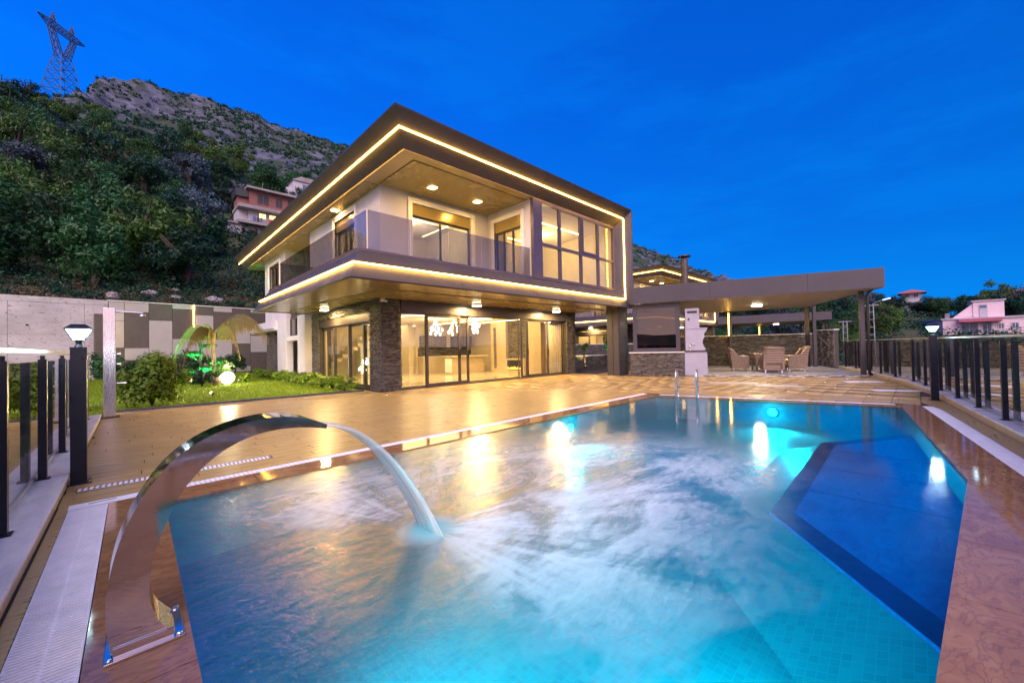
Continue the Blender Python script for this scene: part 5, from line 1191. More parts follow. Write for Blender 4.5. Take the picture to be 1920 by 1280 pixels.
# ================================================================== VEGETATION
def leaf_cloud(clumps, per, size, seed, flat=0.55, up=0.35):
    """clumps: (cx,cy,cz,rx,ry,rz). returns V,F,rnd of diamond leaves"""
    g = np.random.default_rng(seed); Cs = np.array(clumps); n = len(Cs) * per
    c = np.repeat(Cs, per, 0); dirs = g.normal(size=(n, 3)); dirs /= np.linalg.norm(dirs, axis=1)[:, None]
    rad = g.random(n) ** 0.45
    P = c[:, :3] + dirs * rad[:, None] * c[:, 3:6]
    nr = dirs + g.normal(size=(n, 3)) * flat + np.array([0, 0, up]); nr /= np.linalg.norm(nr, axis=1)[:, None]
    t = np.cross(nr, g.normal(size=(n, 3))); t /= np.linalg.norm(t, axis=1)[:, None]; b = np.cross(nr, t)
    s = size * g.uniform(0.6, 1.3, n)[:, None]
    V = np.stack([P - t * s, P - b * s * 0.42, P + t * s, P + b * s * 0.42], 1).reshape(-1, 3)
    rn = np.clip(0.35 * g.random(n) + 0.65 * np.repeat(g.random(len(Cs)), per), 0, 1)
    return V, np.arange(n * 4).reshape(-1, 4), rn
def crown_clumps(seed, n=26, flat=0.8):
    g = np.random.default_rng(seed); out_ = []
    for i in range(n):
        d = g.normal(size=3); d /= np.linalg.norm(d); r = g.uniform(0.35, 0.82); k = g.uniform(0.22, 0.40)
        out_.append((d[0] * r, d[1] * r, d[2] * r * flat + 0.15 * g.normal(), k, k, k * 0.8))
    return out_
def crown_mesh(seed, mat, per=95, size=0.075, n=26, flat=0.8):
    V, F, r_ = leaf_cloud(crown_clumps(seed, n, flat), per, size, seed + 5); return npmesh('crown', V, F, mat, 'MESH', r_, org=(0, 0, 0))
def trunk_mesh(seed):
    g = random.Random(seed); q = MB(); top = Vector((g.uniform(-.1, .1), g.uniform(-.1, .1), 0.2))
    q.tube([(0, 0, -1.9), (0.02, 0.01, -1.2), (0.05, -0.02, -0.6), top], [0.14, 0.11, 0.09, 0.06], 7)
    for i in range(5):
        a = g.uniform(0, 6.28); q.tube([(0.03, 0, -0.8 + 0.15 * i), (0.28 * math.cos(a), 0.28 * math.sin(a), -0.25 + 0.1 * i), (0.5 * math.cos(a), 0.5 * math.sin(a), 0.10 + 0.08 * i)], [0.05, 0.03, 0.01], 5)
    me = bpy.data.meshes.new('trunk'); me.from_pydata(q.v, [], q.f); me.materials.append(MAT['bark']); return me
KIND = [('leaf_green', 'green broadleaf'), ('leaf_dark', 'dark evergreen'), ('leaf_olive', 'silvery grey olive'), ('leaf_yellow', 'yellow green broadleaf'), ('leaf_dry', 'brownish dry')]
CR = {m_: [crown_mesh(100 + 17 * i + 3 * j, m_, 190, 0.052) for j in range(2)] for i, (m_, _) in enumerate(KIND)}
TRK = [trunk_mesh(i) for i in range(3)]
def tree(loc, R, kind, label, group, rz=0.0, sq=1.0, var=0):
    t = thing('tree', label, 'tree', loc, group)
    k = bpy.data.objects.new('trunk', TRK[var % 3]); C.objects.link(k); k.parent = t; k.location = (0, 0, 1.15 * R); k.scale = (R, R, R)
    k = bpy.data.objects.new('crown', CR[KIND[kind][0]][var % 2]); C.objects.link(k); k.parent = t; k.location = (0, 0, 0.95 * R); k.scale = (R, R, R * sq); k.rotation_euler = (0, 0, rz)
    return t
def scatter(th0, th1, r0, r1, spc, nmax, seed, avoid=()):
    g = random.Random(seed); out_ = []
    for _ in range(nmax * 40):
        th = g.uniform(th0, th1); r = math.sqrt(g.uniform(r0 * r0, r1 * r1)); x, y = r * math.cos(PHI0 - th), r * math.sin(PHI0 - th)
        d = spc(r)
        if any((x - a) ** 2 + (y - b) ** 2 < d * d for a, b, *_ in out_): continue
        if any((x - a) ** 2 + (y - b) ** 2 < c * c for a, b, c in avoid): continue
        out_.append((x, y, r, th))
        if len(out_) >= nmax: break
    return sorted(out_, key=lambda p: p[2])
_TEN = {2: 'twent', 3: 'thirt', 4: 'fort', 5: 'fift', 6: 'sixt', 7: 'sevent'}
ORD = ['first', 'second', 'third', 'fourth', 'fifth', 'sixth', 'seventh', 'eighth', 'ninth', 'tenth', 'eleventh', 'twelfth', 'thirteenth', 'fourteenth', 'fifteenth', 'sixteenth', 'seventeenth', 'eighteenth']
ORD.append('nineteenth')
for k_ in _TEN: ORD += [_TEN[k_] + 'ieth'] + [_TEN[k_] + 'y-' + ORD[j] for j in range(9)]
gt = random.Random(5)
AV = [(15, 83, 7), (19, 84, 7), (24, 85, 8), (40, 136, 10), (-27, 311, 16)]
L1 = scatter(R_(-57), R_(-22), 44, 74, lambda r: 4.4, 36, 1, AV)
L2 = scatter(R_(-57), R_(-14), 76, 250, lambda r: 5.0 + 0.024 * r, 165, 2, AV)
def put(lst, near, grp, Rf, seed, weights):
    g = random.Random(seed); cnt = {}
    for i, (x, y, r, th) in enumerate(sorted(lst, key=lambda p: p[3])):
        kd = g.choices(range(5), weights)[0]; R = Rf(r, g); k_ = cnt[kd] = cnt.get(kd, -1) + 1
        lab = '%s tree, %s from the left in the front row above the garden wall' % (KIND[kd][1], ORD[i]) if near else '%s tree %s, %s from the left' % (KIND[kd][1], grp, ORD[k_])
        tree((x, y, tz(x, y) - 0.3), R, kd, lab, 'trees ' + grp, g.uniform(0, 6.28), g.uniform(0.85, 1.25), g.randrange(6))
L1 = [p for p in L1 if not (px2th(425) < p[3] < px2th(610) and p[2] > 47)]; L2 = [p for p in L2 if p[2] < float(np.interp(p[3], [px2th(90), px2th(260), px2th(660)], [250, 190, 165]))]; L2 = [p for p in L2 if not (px2th(425) < p[3] < px2th(610) and p[2] < 116)]
put(L1, True, 'in the front row above the garden wall', lambda r, g: g.uniform(2.4, 4.6) * (0.75 if r < 50 else 1.0), 3, (5, 3, 2, 4, 0))
put([p for p in L2 if p[2] < 130], False, 'in the wood on the left slope', lambda r, g: g.uniform(3.2, 6.0), 4, (5, 4, 1.5, 3, 0))
put([p for p in L2 if p[2] >= 130], False, 'high up below the rocks', lambda r, g: g.uniform(3.6, 6.2), 5, (4, 5, 1, 2, 0))
Rr = scatter(R_(19), R_(54), 62, 150, lambda r: 3.6 + 0.018 * r, 135, 6, [(109, -6, 11), (104, -14, 11), (158, -13, 12), (138, 1.7, 6), (52, 16, 6)])
Rr = [p for p in Rr if not (px2th(1690) < p[3] < px2th(2000) and p[2] < 112) and not (px2th(1680) < p[3] < px2th(1745) and p[2] < 136)]
put([p for p in Rr if p[2] < 100], False, 'on the near slope at right', lambda r, g: g.uniform(2.2, 3.4), 7, (4, 5, 1.5, 1, 0))
put([p for p in Rr if p[2] >= 100], False, 'along the crest at right', lambda r, g: g.uniform(2.8, 4.4), 8, (3, 6, 1.2, 1, 0))
# scrub on the mountain and on the bank: uncountable
def scrub(name, th0, th1, r0, r1, n, size, seed, mat, label, per=14, lf=0.4):
    g = random.Random(seed); cl = []
    while len(cl) < n:
        th = g.uniform(th0, th1); r = math.sqrt(g.uniform(r0 * r0, r1 * r1)); x, y = r * math.cos(PHI0 - th), r * math.sin(PHI0 - th)
        if mnoise.noise(Vector((x * 0.03, y * 0.03, 9))) < -0.12 and g.random() < 0.8: continue
        s = size * g.uniform(0.5, 1.5); cl.append((x, y, tz(x, y) + s * 0.3, s, s, s * 0.7))
    V, F, r_ = leaf_cloud(cl, per, lf, seed)
    tag(npmesh(name, V, F, mat, None, r_), label, 'scrub', kind='stuff')
scrub('mountain_scrub', R_(-57), R_(-12), 165, 480, 5600, 1.6, 11, 'scrub', 'dark low scrub scattered over the rocky mountain', 14, 0.95)
scrub('mountain_scrub', R_(15), R_(27), 200, 520, 900, 2.0, 12, 'scrub', 'dark scrub on the far ridge right of the villa', 14, 1.0)
scrub('bank_undergrowth', R_(-57), R_(-24), 38, 66, 900, 0.8, 13, 'leaf_dark', 'dark undergrowth on the bank above the garden wall', 60, 0.11)
scrub('bank_undergrowth', R_(-57), R_(-24), 36.2, 52, 520, 0.32, 14, 'leaf_dry', 'dry pale grass and weeds along the top of the garden wall', 46, 0.10)
scrub('slope_undergrowth', R_(-57), R_(-14), 60, 185, 2000, 1.7, 15, 'leaf_dark', 'dark green undergrowth between the trees of the left slope', 30, 0.33)
scrub('slope_undergrowth', R_(19), R_(54), 45, 140, 900, 1.5, 16, 'leaf_dark', 'dark undergrowth on the slope beyond the right fence', 30, 0.3)
# stones on the bank
for i, th in enumerate(sorted(gt.uniform(R_(-54), R_(-36)) for _ in range(9))):
    r = gt.uniform(40, 47); x, y = r * math.cos(PHI0 - th), r * math.sin(PHI0 - th); s = gt.uniform(0.3, 0.7)
    bm = bmesh.new(); bmesh.ops.create_icosphere(bm, subdivisions=2, radius=s)
    for v in bm.verts: v.co *= 1 + 0.35 * mnoise.noise(v.co * 2.2 + Vector((i * 7.0, 0, 0))); v.co.z *= 0.65
    me = bpy.data.meshes.new('rock'); bm.to_mesh(me); bm.free(); me.materials.append(MAT['far_concrete']); o = bpy.data.objects.new('rock', me); C.objects.link(o); o.location = (x, y, tz(x, y) + 0.1)
    tag(o, 'grey rock on the bank above the garden wall, %s from the left' % ORD[i], 'rock', 'rocks on the bank')
# garden shrubs
def shrub(name, label, loc, rx, rz, mat, per, size, seed, group=None, n=22, cat='shrub', stem=True):
    t = thing(name, label, cat, loc, group); g = np.random.default_rng(seed); cl = []
    for i in range(n):
        d = g.normal(size=3); d /= np.linalg.norm(d); r = g.uniform(0.2, 0.75); k = g.uniform(0.28, 0.42)
        cl.append((loc[0] + d[0] * r * rx, loc[1] + d[1] * r * rx, loc[2] + max(rz * 0.14, rz * 0.46 + d[2] * r * rz * 0.52), k * rx, k * rx, k * rz * 0.5))
    V, F, r_ = leaf_cloud(cl, per, size, seed, 0.4, 0.5); npmesh('foliage', V, F, mat, t, r_)
    if stem:
        q = MB()
        for i in range(4): a = i * 1.6; q.tube([(loc[0], loc[1], loc[2]), (loc[0] + 0.3 * rx * math.cos(a), loc[1] + 0.3 * rx * math.sin(a), loc[2] + rz * 0.6)], [0.02, 0.008], 5)
        q.build('stem', 'bark', t)
    return t
shrub('bush', 'big glossy green bush beside the steel shower', (0.35, 14.05, 0), 0.98, 1.6, 'leaf_box', 190, 0.065, 21, None, 36)
shrub('bush', 'green bush outside the left fence behind the shower', (-1.5, 14.2, 0), 0.9, 1.3, 'leaf_box', 110, 0.085, 22, None, 22)
hx = [(0.3, 31.6), (1.5, 31.7), (2.7, 31.9), (3.9, 32.3), (5.0, 32.4), (-1.1, 31.4)]
for i, (x, y) in enumerate(hx): shrub('wall_shrub', 'dark green shrub, %s along the foot of the panelled wall' % ('leftmost' if x < 0 else ORD[i + 1] + ' from the left'), (x, y, -0.02), 0.95, 1.35 + 0.25 * (i % 3), 'leaf_green', 80, 0.10, 30 + i, 'shrubs along the garden wall', 16)
for i in range(12):
    y = 13.75 + i * 1.05; x = 5.22 - 0.02 * i
    shrub('hedge_shrub', 'low clipped hedge plant, %s along the villa side starting at the stone pier' % ORD[i], (x, y, -0.02), 0.52 + 0.06 * (i % 3), 0.52 + 0.1 * (i % 2), 'leaf_box', 60, 0.055, 50 + i, 'low hedge along the villa', 14, 'hedge')
shrub('round_box', 'round clipped box ball left of the palm', (1.95, 22.6, -0.02), 0.48, 0.75, 'leaf_dark', 90, 0.05, 71, 'clipped box balls', 20)
shrub('round_box', 'dark round box ball in front of the palm', (2.02, 20.4, -0.02), 0.52, 0.80, 'leaf_dark', 90, 0.05, 72, 'clipped box balls', 20)
shrub('round_box', 'small green ball right of the glowing globe', (3.72, 21.6, -0.02), 0.32, 0.55, 'leaf_box', 60, 0.045, 73, 'clipped box balls', 14)
def frond(q, base, az, length, rise, droop, nl, ll, wdt, hang, g):
    """rachis curve with leaflets; returns points"""
    pts = []; 
    for i in range(15):
        u = i / 14; r = length * (u - 0.12 * u * u); z = rise * math.sin(min(1, u * 1.05) * math.pi * 0.62) - droop * u ** 2.6
        pts.append(Vector((base[0] + r * math.cos(az), base[1] + r * math.sin(az), base[2] + z)))
    q.tube(pts, [0.02 - 0.014 * i / 14 for i in range(15)], 5); sd = Vector((-math.sin(az), math.cos(az), 0))
    for k in range(nl):
        u = 0.12 + 0.86 * k / nl; f_ = u * 14; i = min(13, int(f_)); p = pts[i].lerp(pts[i + 1], f_ - i); d = (pts[i + 1] - pts[i]).normalized()
        for s in (-1, 1):
            l = ll * (0.55 + 0.45 * math.sin(math.pi * min(1, u + 0.1))) * g.uniform(0.8, 1.15); v = (sd * s * (1 - hang) + d * 0.35 + Vector((0, 0, -hang * 1.3 + (1 - hang) * 0.2))).normalized()
            m1 = p + v * l * 0.5; e_ = p + v * l + Vector((0, 0, -0.3 * l * (0.4 + hang))); wv = d * wdt
            q.add([p - wv * .5, m1 - wv, e_, m1 + wv, p + wv * .5], [(0, 1, 2, 3, 4)])
plm = thing('palm_tree', 'palm with drooping gold lit fronds in the lawn bed', 'palm', (2.55, 21.6, 0))
q = MB(); q.tube([(2.55, 21.6, -0.05), (2.56, 21.58, 0.8), (2.53, 21.6, 1.5), (2.55, 21.6, 2.25)], [0.10, 0.075, 0.07, 0.085], 10); q.build('trunk', 'palm_bark', plm)
g_ = random.Random(3)
for az, ln_, ri, dr, hg in ((-0.45, 2.5, 1.15, 1.5, 0.85), (-0.30, 2.2, 1.3, 1.5, 0.85), (-0.9, 1.5, 0.7, 1.8, 0.8), (2.6, 1.9, 0.75, 2.3, 0.8), (2.0, 1.2, 0.8, 1.9, 0.8), (3.6, 1.4, 0.6, 2.0, 0.8), (-2.0, 0.9, 0.5, 1.6, 0.8), (0.6, 1.4, 0.9, 1.4, 0.8)):
    q = MB(); frond(q, (2.55, 21.6, 2.25), az, ln_, ri, dr, 30, 0.60, 0.024, hg, g_); q.build('frond', 'leaf_palm', plm)
cyc = thing('cycad', 'spiky cycad spreading stiff leaves beside the globe lamp', 'cycad', (2.55, 20.75, 0))
q = MB(); q.lathe([(0.14, -0.02), (0.16, 0.2), (0.09, 0.34)], 2.55, 20.75, 10); q.build('stump', 'palm_bark', cyc)
for i in range(20):
    q = MB(); frond(q, (2.55, 20.75, 0.3), i * 2.4, g_.uniform(0.55, 0.95), g_.uniform(0.25, 0.85), g_.uniform(0.05, 0.3), 26, 0.15, 0.007, 0.12, g_); q.build('frond', 'leaf_yellow', cyc)
bon = thing('cloud_tree', 'green floodlit cloud pruned tree in front of the panelled wall', 'tree', (2.15, 22.4, 0))
q = MB(); q.tube([(2.15, 22.4, -0.05), (2.35, 22.4, 0.5), (2.15, 22.42, 1.0), (2.2, 22.4, 1.6), (2.0, 22.4, 2.1)], [0.09, 0.08, 0.07, 0.05, 0.03], 8)
q.tube([(2.35, 22.4, 0.5), (2.75, 22.35, 0.85)], [0.05, 0.03], 6); q.tube([(2.15, 22.42, 1.0), (1.85, 22.4, 1.25)], [0.05, 0.03], 6); q.build('trunk', 'bark', bon)
for i, (x, y, z, r) in enumerate(((1.85, 22.4, 1.35, 0.42), (2.75, 22.35, 0.95, 0.35), (2.0, 22.4, 2.15, 0.48), (2.45, 22.4, 1.7, 0.34), (2.3, 22.3, 0.7, 0.28))):
    V, F, r_ = leaf_cloud([(x + gt.uniform(-.2, .2) * r * 2, y + gt.uniform(-.2, .2) * r, z, r * 0.7, r * 0.7, r * 0.3) for _ in range(6)], 80, 0.05, 200 + i); npmesh('leaf_pad', V, F, 'leaf_green', bon, r_)
def spot_fix(label, loc, target, en, col, mat, ang=70):
    t = thing('garden_spotlight', label, 'spotlight', loc); d = (Vector(target) - Vector(loc)).normalized(); p = Vector(loc)
    q = MB(); q.tube([p, p + Vector((0, 0, 0.1))], 0.012, 6); q.build('spike', 'black', t)
    q = MB(); q.tube([p + Vector((0, 0, 0.12)) - d * 0.05, p + Vector((0, 0, 0.12)) + d * 0.05], 0.04, 10); q.build('body', 'black', t)
    q = MB(); q.tube([p + Vector((0, 0, 0.12)) + d * 0.051, p + Vector((0, 0, 0.12)) + d * 0.056], 0.034, 10); q.build('lens', mat, t)
    lamp('SPOT', tuple(p + Vector((0, 0, 0.12)) + d * 0.09), en, col, 0.04, rot=(-d).to_track_quat('Z', 'Y').to_euler(), spot=ang, parent=t)
GREEN = (0.02, 1.0, 0.22)
spot_fix('green garden spotlight at the foot of the cloud pruned tree', (2.45, 21.9, 0), (2.05, 22.9, 1.5), 1900, GREEN, 'green_led', 86)
spot_fix('green garden spotlight right of the palm trunk', (2.95, 21.75, 0), (2.25, 21.9, 1.9), 700, GREEN, 'green_led', 80)
spot_fix('warm garden spotlight beside the box balls', (1.75, 21.7, 0), (2.3, 21.7, 1.6), 130, (1.0, 0.72, 0.3), 'led_bright', 80)
spot_fix('warm garden spotlight lighting the palm fronds', (3.3, 20.6, 0), (3.2, 21.6, 2.4), 420, (1.0, 0.66, 0.2), 'led_bright', 80)
spot_fix('added warm spotlight aimed at the big bush', (1.75, 15.2, 0), (0.5, 14.2, 0.9), 110, (1.0, 0.72, 0.22), 'led_bright', 100)  # added lamp, only there to brighten the bush
gb = thing('globe_lamp', 'glowing white globe lamp lying on the lawn', 'globe lamp', (2.95, 21.0, 0))
q = MB(); q.lathe([(0.12, -0.02), (0.12, 0.015)], 2.95, 21.0, 16); q.build('base', 'white_plastic', gb)
q = MB(); q.lathe([(0.27 * math.sin(R_(a)), 0.28 - 0.26 * math.cos(R_(a))) for a in range(8, 180, 12)] + [(0.01, 0.54)], 2.95, 21.0, 24); q.build('globe', 'globe', gb, smooth=True)
lamp('POINT', (2.95, 20.6, 0.75), 160, (1.0, 0.80, 0.45), 0.2, parent=gb)
# passage planting
shrub('passage_tree', 'small tree floodlit green in the side passage', (21.3, 13.2, 0.75), 0.65, 1.5, 'leaf_green', 70, 0.07, 301, None, 16, 'tree')
spot_fix('green spotlight under the small passage tree', (20.9, 12.95, 0.76), (21.3, 13.3, 1.6), 420, GREEN, 'green_led', 110)
tp2 = thing('topiary', 'slim yellow lit topiary in the side passage', 'topiary', (19.45, 13.85, 0))
q = MB(); q.tube([(19.45, 13.85, 0), (19.47, 13.85, 1.2)], 0.03, 6); q.build('stem', 'bark', tp2)
V, F, r_ = leaf_cloud([(19.47 + gt.uniform(-.2, .2), 13.85 + gt.uniform(-.2, .2), 1.35 + gt.uniform(-.1, .15), .2, .2, .15) for _ in range(8)], 60, 0.05, 305); npmesh('foliage', V, F, 'leaf_yellow', tp2, r_)
spot_fix('warm spotlight at the foot of the slim topiary', (19.25, 13.65, 0), (19.5, 13.9, 1.2), 60, (1.0, 0.7, 0.25), 'led_bright', 90)
shrub('bush', 'dark bush at the left end of the passage planter', (18.3, 14.4, 0), 0.6, 1.5, 'leaf_green', 60, 0.07, 306, None, 14)

# ================================================================== NEIGHBOURING VILLA (same design, further up the lane)
off = (24.2, 4.3, 0)
dup(house, off, label='second villa of the same design behind the canopy, roof strip glowing')
dup(can, off, label='neighbour terrace canopy seen over the stone wall')
for o, l in zip(DL + [CL], ('left roof light of the neighbour villa above the canopy fascia', 'right roof light of the neighbour villa above the canopy fascia', 'side roof light of the neighbour villa', 'first light under the neighbour balcony', 'second light under the neighbour balcony', 'side light under the neighbour balcony', 'square light in the neighbour canopy ceiling')):
    dup(o, off, label=l, group='lights of the neighbour villa')

# ================================================================== DISTANT BUILDINGS
def far_window(parent, x0, x1, y, z0, z1, m='far_glass', axis='y', sgn=-1, fr='far_white'):
    """framed window on a wall facing -y (axis y) or -x (axis x)"""
    q = MB(); e = 0.12
    def bx(a0, a1, d0, d1, b0, b1):
        if axis == 'y': q.box(a0, a1, y + sgn * d1, y + sgn * d0, b0, b1)
        else: q.box(y + sgn * d1, y + sgn * d0, a0, a1, b0, b1)
    bx(x0 - e, x0, 0, 0.06, z0 - e, z1 + e); bx(x1, x1 + e, 0, 0.06, z0 - e, z1 + e); bx(x0, x1, 0, 0.06, z1, z1 + e); bx(x0, x1, 0, 0.06, z0 - e, z0); bx((x0 + x1) / 2 - 0.04, (x0 + x1) / 2 + 0.04, 0, 0.05, z0, z1)
    f_ = q.build('window', fr, parent); q = MB(); bx(x0, x1, 0.005, 0.03, z0, z1); q.build('pane', m, f_)
bh = thing('brick_house', 'unfinished red brick house with balconies on the left slope', 'house', (25, 112, 22))
def B(name, m, *a): q = MB(); q.box(*a); return q.build(name, m, bh)
def brickm():
    m, t, p, out = newmat('far_brick'); b = nd(t, 'ShaderNodeTexBrick'); b.inputs['Scale'].default_value = 1.0; b.inputs['Brick Width'].default_value = 0.5; b.inputs['Row Height'].default_value = 0.25; b.inputs['Mortar Size'].default_value = 0.02
    b.inputs['Color1'].default_value = (0.24, 0.085, 0.07, 1); b.inputs['Color2'].default_value = (0.18, 0.06, 0.055, 1); b.inputs['Mortar'].default_value = (0.22, 0.16, 0.15, 1)
    m_ = nd(t, 'ShaderNodeMapping'); m_.inputs['Rotation'].default_value = (R_(90), 0, 0); t.links.new(pos(t), m_.inputs[0]); t.links.new(m_.outputs[0], b.inputs['Vector']); t.links.new(b.outputs[0], p.inputs['Base Color']); p.inputs['Roughness'].default_value = 0.9
brickm()
B('brick_storey', 'far_brick', 20.5, 34, 112.5, 119, 37.1, 41.3); B('roof', 'far_concrete', 19.8, 34.5, 111.2, 119.5, 41.3, 41.8); B('side_block', 'far_brick', 18.2, 20.5, 113.5, 118, 36.9, 39.3); B('side_roof', 'far_dark', 17.8, 20.48, 112.8, 118.5, 39.35, 41.2)
B('floor_slab', 'far_concrete', 18.0, 34.2, 111.0, 119, 36.3, 37.08); B('white_storey', 'far_white', 20.3, 34, 112.8, 119, 33.2, 36.28); B('side_wall', 'far_white', 18.2, 20.3, 113.5, 118.5, 33.2, 36.28); B('balcony_slab', 'far_concrete', 18.0, 34.2, 110.8, 119, 32.5, 33.18); B('balcony_rail', 'far_concrete', 20.4, 34.2, 110.8, 110.9, 33.18, 34.1)
B('base_wall', 'far_white', 19.0, 34, 113, 119, 22, 32.49); B('lower_roof', 'far_concrete', 15.6, 19.0, 111.6, 118, 32.2, 32.6); B('lower_wall', 'far_white', 16.0, 18.98, 112.2, 118, 22, 32.19)
for a, b in ((22.2, 24.6), (26.2, 27.6), (28.9, 30.2)): far_window(bh, a, b, 112.5, 38.2, 40.6, 'far_dark', fr='far_brick')
for a, b in ((22.6, 24.0), (24.8, 26.2), (27.1, 28.5)): far_window(bh, a, b, 112.8, 33.9, 35.9, 'lit_window')
for a, b in ((20.8, 22.2), (23.2, 24.2)): far_window(bh, a, b, 113, 29.0, 31.5, 'far_dark')
q = MB(); q.tube([(23.0, 111.6, 41.8), (23.2, 111.5, 43.2)], 0.05, 5); q.build('antenna', 'far_concrete', bh)
for i, (x, m_, w_) in enumerate(((20.9, 'blue_cloth', 0.6), (21.7, 'far_dark', 0.5), (22.4, 'blue_cloth', 0.4), (24.2, 'red_cloth', 0.35), (24.6, 'red_cloth', 0.35), (25.2, 'blue_cloth', 0.6), (26.0, 'far_dark', 0.4))):
    k_ = 0.726; q = MB(); q.box(x * k_, (x + w_) * k_, 110.70 * k_, 110.76 * k_, 1.35 + (31.95 - 0.1 * (i % 2)) * k_, 1.35 + 32.95 * k_); tag(q.build('laundry', m_), '%s washing hung over the brick house balcony, %s piece from the left' % ({'blue_cloth': 'dark blue', 'far_dark': 'black', 'red_cloth': 'bright red'}[m_], ORD[i]), 'laundry', 'washing on the balcony')
bh.location = (18.15, 81.3, 16.35); bh.scale = (0.726, 0.726, 0.726)
wh = thing('white_house', 'small white gabled house above the brick house', 'house', (40, 142, 45))
def Hh(root, name, m, *a): q = MB(); q.box(*a); return q.build(name, m, root)
Hh(wh, 'wall', 'far_white', 37.6, 45, 140, 146, 44, 57.4); Hh(wh, 'annex', 'far_white', 35.8, 37.6, 141, 146, 44, 55.0)
q = MB(); q.add([(37.2, 139.6, 57.4), (45.4, 139.6, 57.4), (45.4, 146.4, 57.4), (37.2, 146.4, 57.4), (40.0, 139.6, 59.0), (45.4, 139.6, 59.0), (45.4, 146.4, 59.0), (40.0, 146.4, 59.0)], [(3, 2, 1, 0), (4, 5, 6, 7), (0, 1, 5, 4), (1, 2, 6, 5), (2, 3, 7, 6), (3, 0, 4, 7)]); q.build('roof', 'far_concrete', wh)
far_window(wh, 40.4, 42.6, 140, 54.6, 56.6, 'far_glass')
pk = thing('pink_house', 'pink flat roofed house beyond the right fence', 'house', (110, -8, 0))
def Pk(name, m, *a): q = MB(); q.box(*a); return q.build(name, m, pk)
MB().prism([(104, -26), (104, -3.4), (117, 0.4), (118, -26)], -3, 4.75).build('wall', 'pink_wall', pk); MB().prism([(103.8, -26.2), (103.8, -3.2), (117.2, 0.6), (118.2, -26.2)], 4.75, 5.0).build('roof', 'far_white', pk); Pk('upper_wall', 'pink_wall', 104.5, 112, -10.4, -7.0, 5.0, 7.7); Pk('upper_roof', 'far_white', 104.3, 112.2, -10.6, -6.8, 7.7, 7.9)
q = MB(); q.add([(104.6, -7.0, 5.0), (111.9, -7.0, 5.0), (111.9, -4.6, 5.0), (104.6, -4.6, 5.0), (104.6, -7.0, 7.4), (111.9, -7.0, 7.4)], [(3, 2, 1, 0), (4, 5, 2, 3), (0, 1, 5, 4), (0, 4, 3), (1, 2, 5)]); q.build('lean_to', 'pink_wall', pk)
Pk('red_canopy', 'red_trim', 102.6, 103.99, -10.0, -5.2, 4.2, 4.75)
dd = Pk('door', 'far_white', 104.42, 104.49, -8.6, -7.7, 5.05, 7.2); q = MB(); q.box(104.38, 104.415, -8.5, -7.8, 6.6, 7.0); q.build('fanlight', 'far_glass', dd)
for a, b, z0, z1 in ((-7.4, -5.6, 2.2, 4.0), (-8.9, -8.0, 2.5, 4.0), (-10.2, -9.7, 3.0, 3.8), (-11.7, -11.1, 3.0, 3.8), (-14.5, -13.0, 2.2, 3.8)): far_window(pk, a, b, 104, z0, z1, axis='x')
glazing(pk, (110.0, -1.55), (107.0, -2.43), 2.0, 4.0, (1.5,), (), 0.15, 0.2, 'far_white', 'far_glass'); glazing(pk, (115.5, 0.07), (113.5, -0.52), 2.0, 4.0, (), (), 0.15, 0.2, 'far_white', 'far_glass')
q = MB(); q.box(107.0, 107.8, -4.4, -3.8, 5.0, 6.0); q.build('chimney', 'far_concrete', pk)
rh = thing('red_roof_house', 'white house with red tiled roof on the right skyline', 'house', (160, -14, 4))
Hh(rh, 'wall', 'far_white', 156, 166, -30, -12.6, -2, 11.2)
q = MB(); q.add([(155, -31, 11.2), (167, -31, 11.2), (167, -11.6, 11.2), (155, -11.6, 11.2), (160.5, -26, 13.6), (161.5, -26, 13.6), (161.5, -16, 13.6), (160.5, -16, 13.6)], [(3, 2, 1, 0), (4, 5, 6, 7), (0, 1, 5, 4), (1, 2, 6, 5), (2, 3, 7, 6), (3, 0, 4, 7)]); rf = q.build('roof', 'red_tile', rh)
q = MB(); q.box(157, 157.8, -15.2, -14.4, 11.8, 13.4); q.build('chimney', 'far_white', rf)
for a in (-15.0, -18.5): far_window(rh, a, a + 1.6, 156, 7.5, 9.8, axis='x')
q = MB(); q.tube([(154.5, -15.5, 9.0), (154.5, -17.8, 9.0)], 0.75, 14); tk = q.build('water_tank', 'far_white', rh, smooth=False)
sw = thing('hill_house', 'small white two storey house on the wooded right crest', 'house', (139, 0, 8))
Hh(sw, 'wall', 'far_white', 136.5, 141, -1.3, 2.2, 5, 11.4); Hh(sw, 'balcony', 'far_concrete', 135.6, 136.49, -1.2, 2.0, 10.3, 10.6); Hh(sw, 'upper_wall', 'far_white', 136.6, 140.8, -1.2, 2.1, 11.4, 12.7)
q = MB(); q.add([(135.4, -2.1, 12.7), (142, -2.1, 12.7), (142, 3.0, 12.7), (135.4, 3.0, 12.7), (138.5, 0, 13.7), (139, 0, 13.7), (139, 0.8, 13.7), (138.5, 0.8, 13.7)], [(3, 2, 1, 0), (4, 5, 6, 7), (0, 1, 5, 4), (1, 2, 6, 5), (2, 3, 7, 6), (3, 0, 4, 7)]); q.build('roof', 'red_tile', sw)
for a in (-0.6, 0.9): far_window(sw, a, a + 0.7, 136.6, 11.7, 12.4, 'far_dark', axis='x')

for i, (x, y, s) in enumerate(((131, 3.0, 2.6), (132, -0.5, 2.3), (131.5, -3.6, 2.8))): tree((x, y, tz(x, y) - 0.5), s, 1, 'dark evergreen tree just below the small white crest house, %s from the left' % ORD[i], 'trees below the crest house', i, 1.0, i)

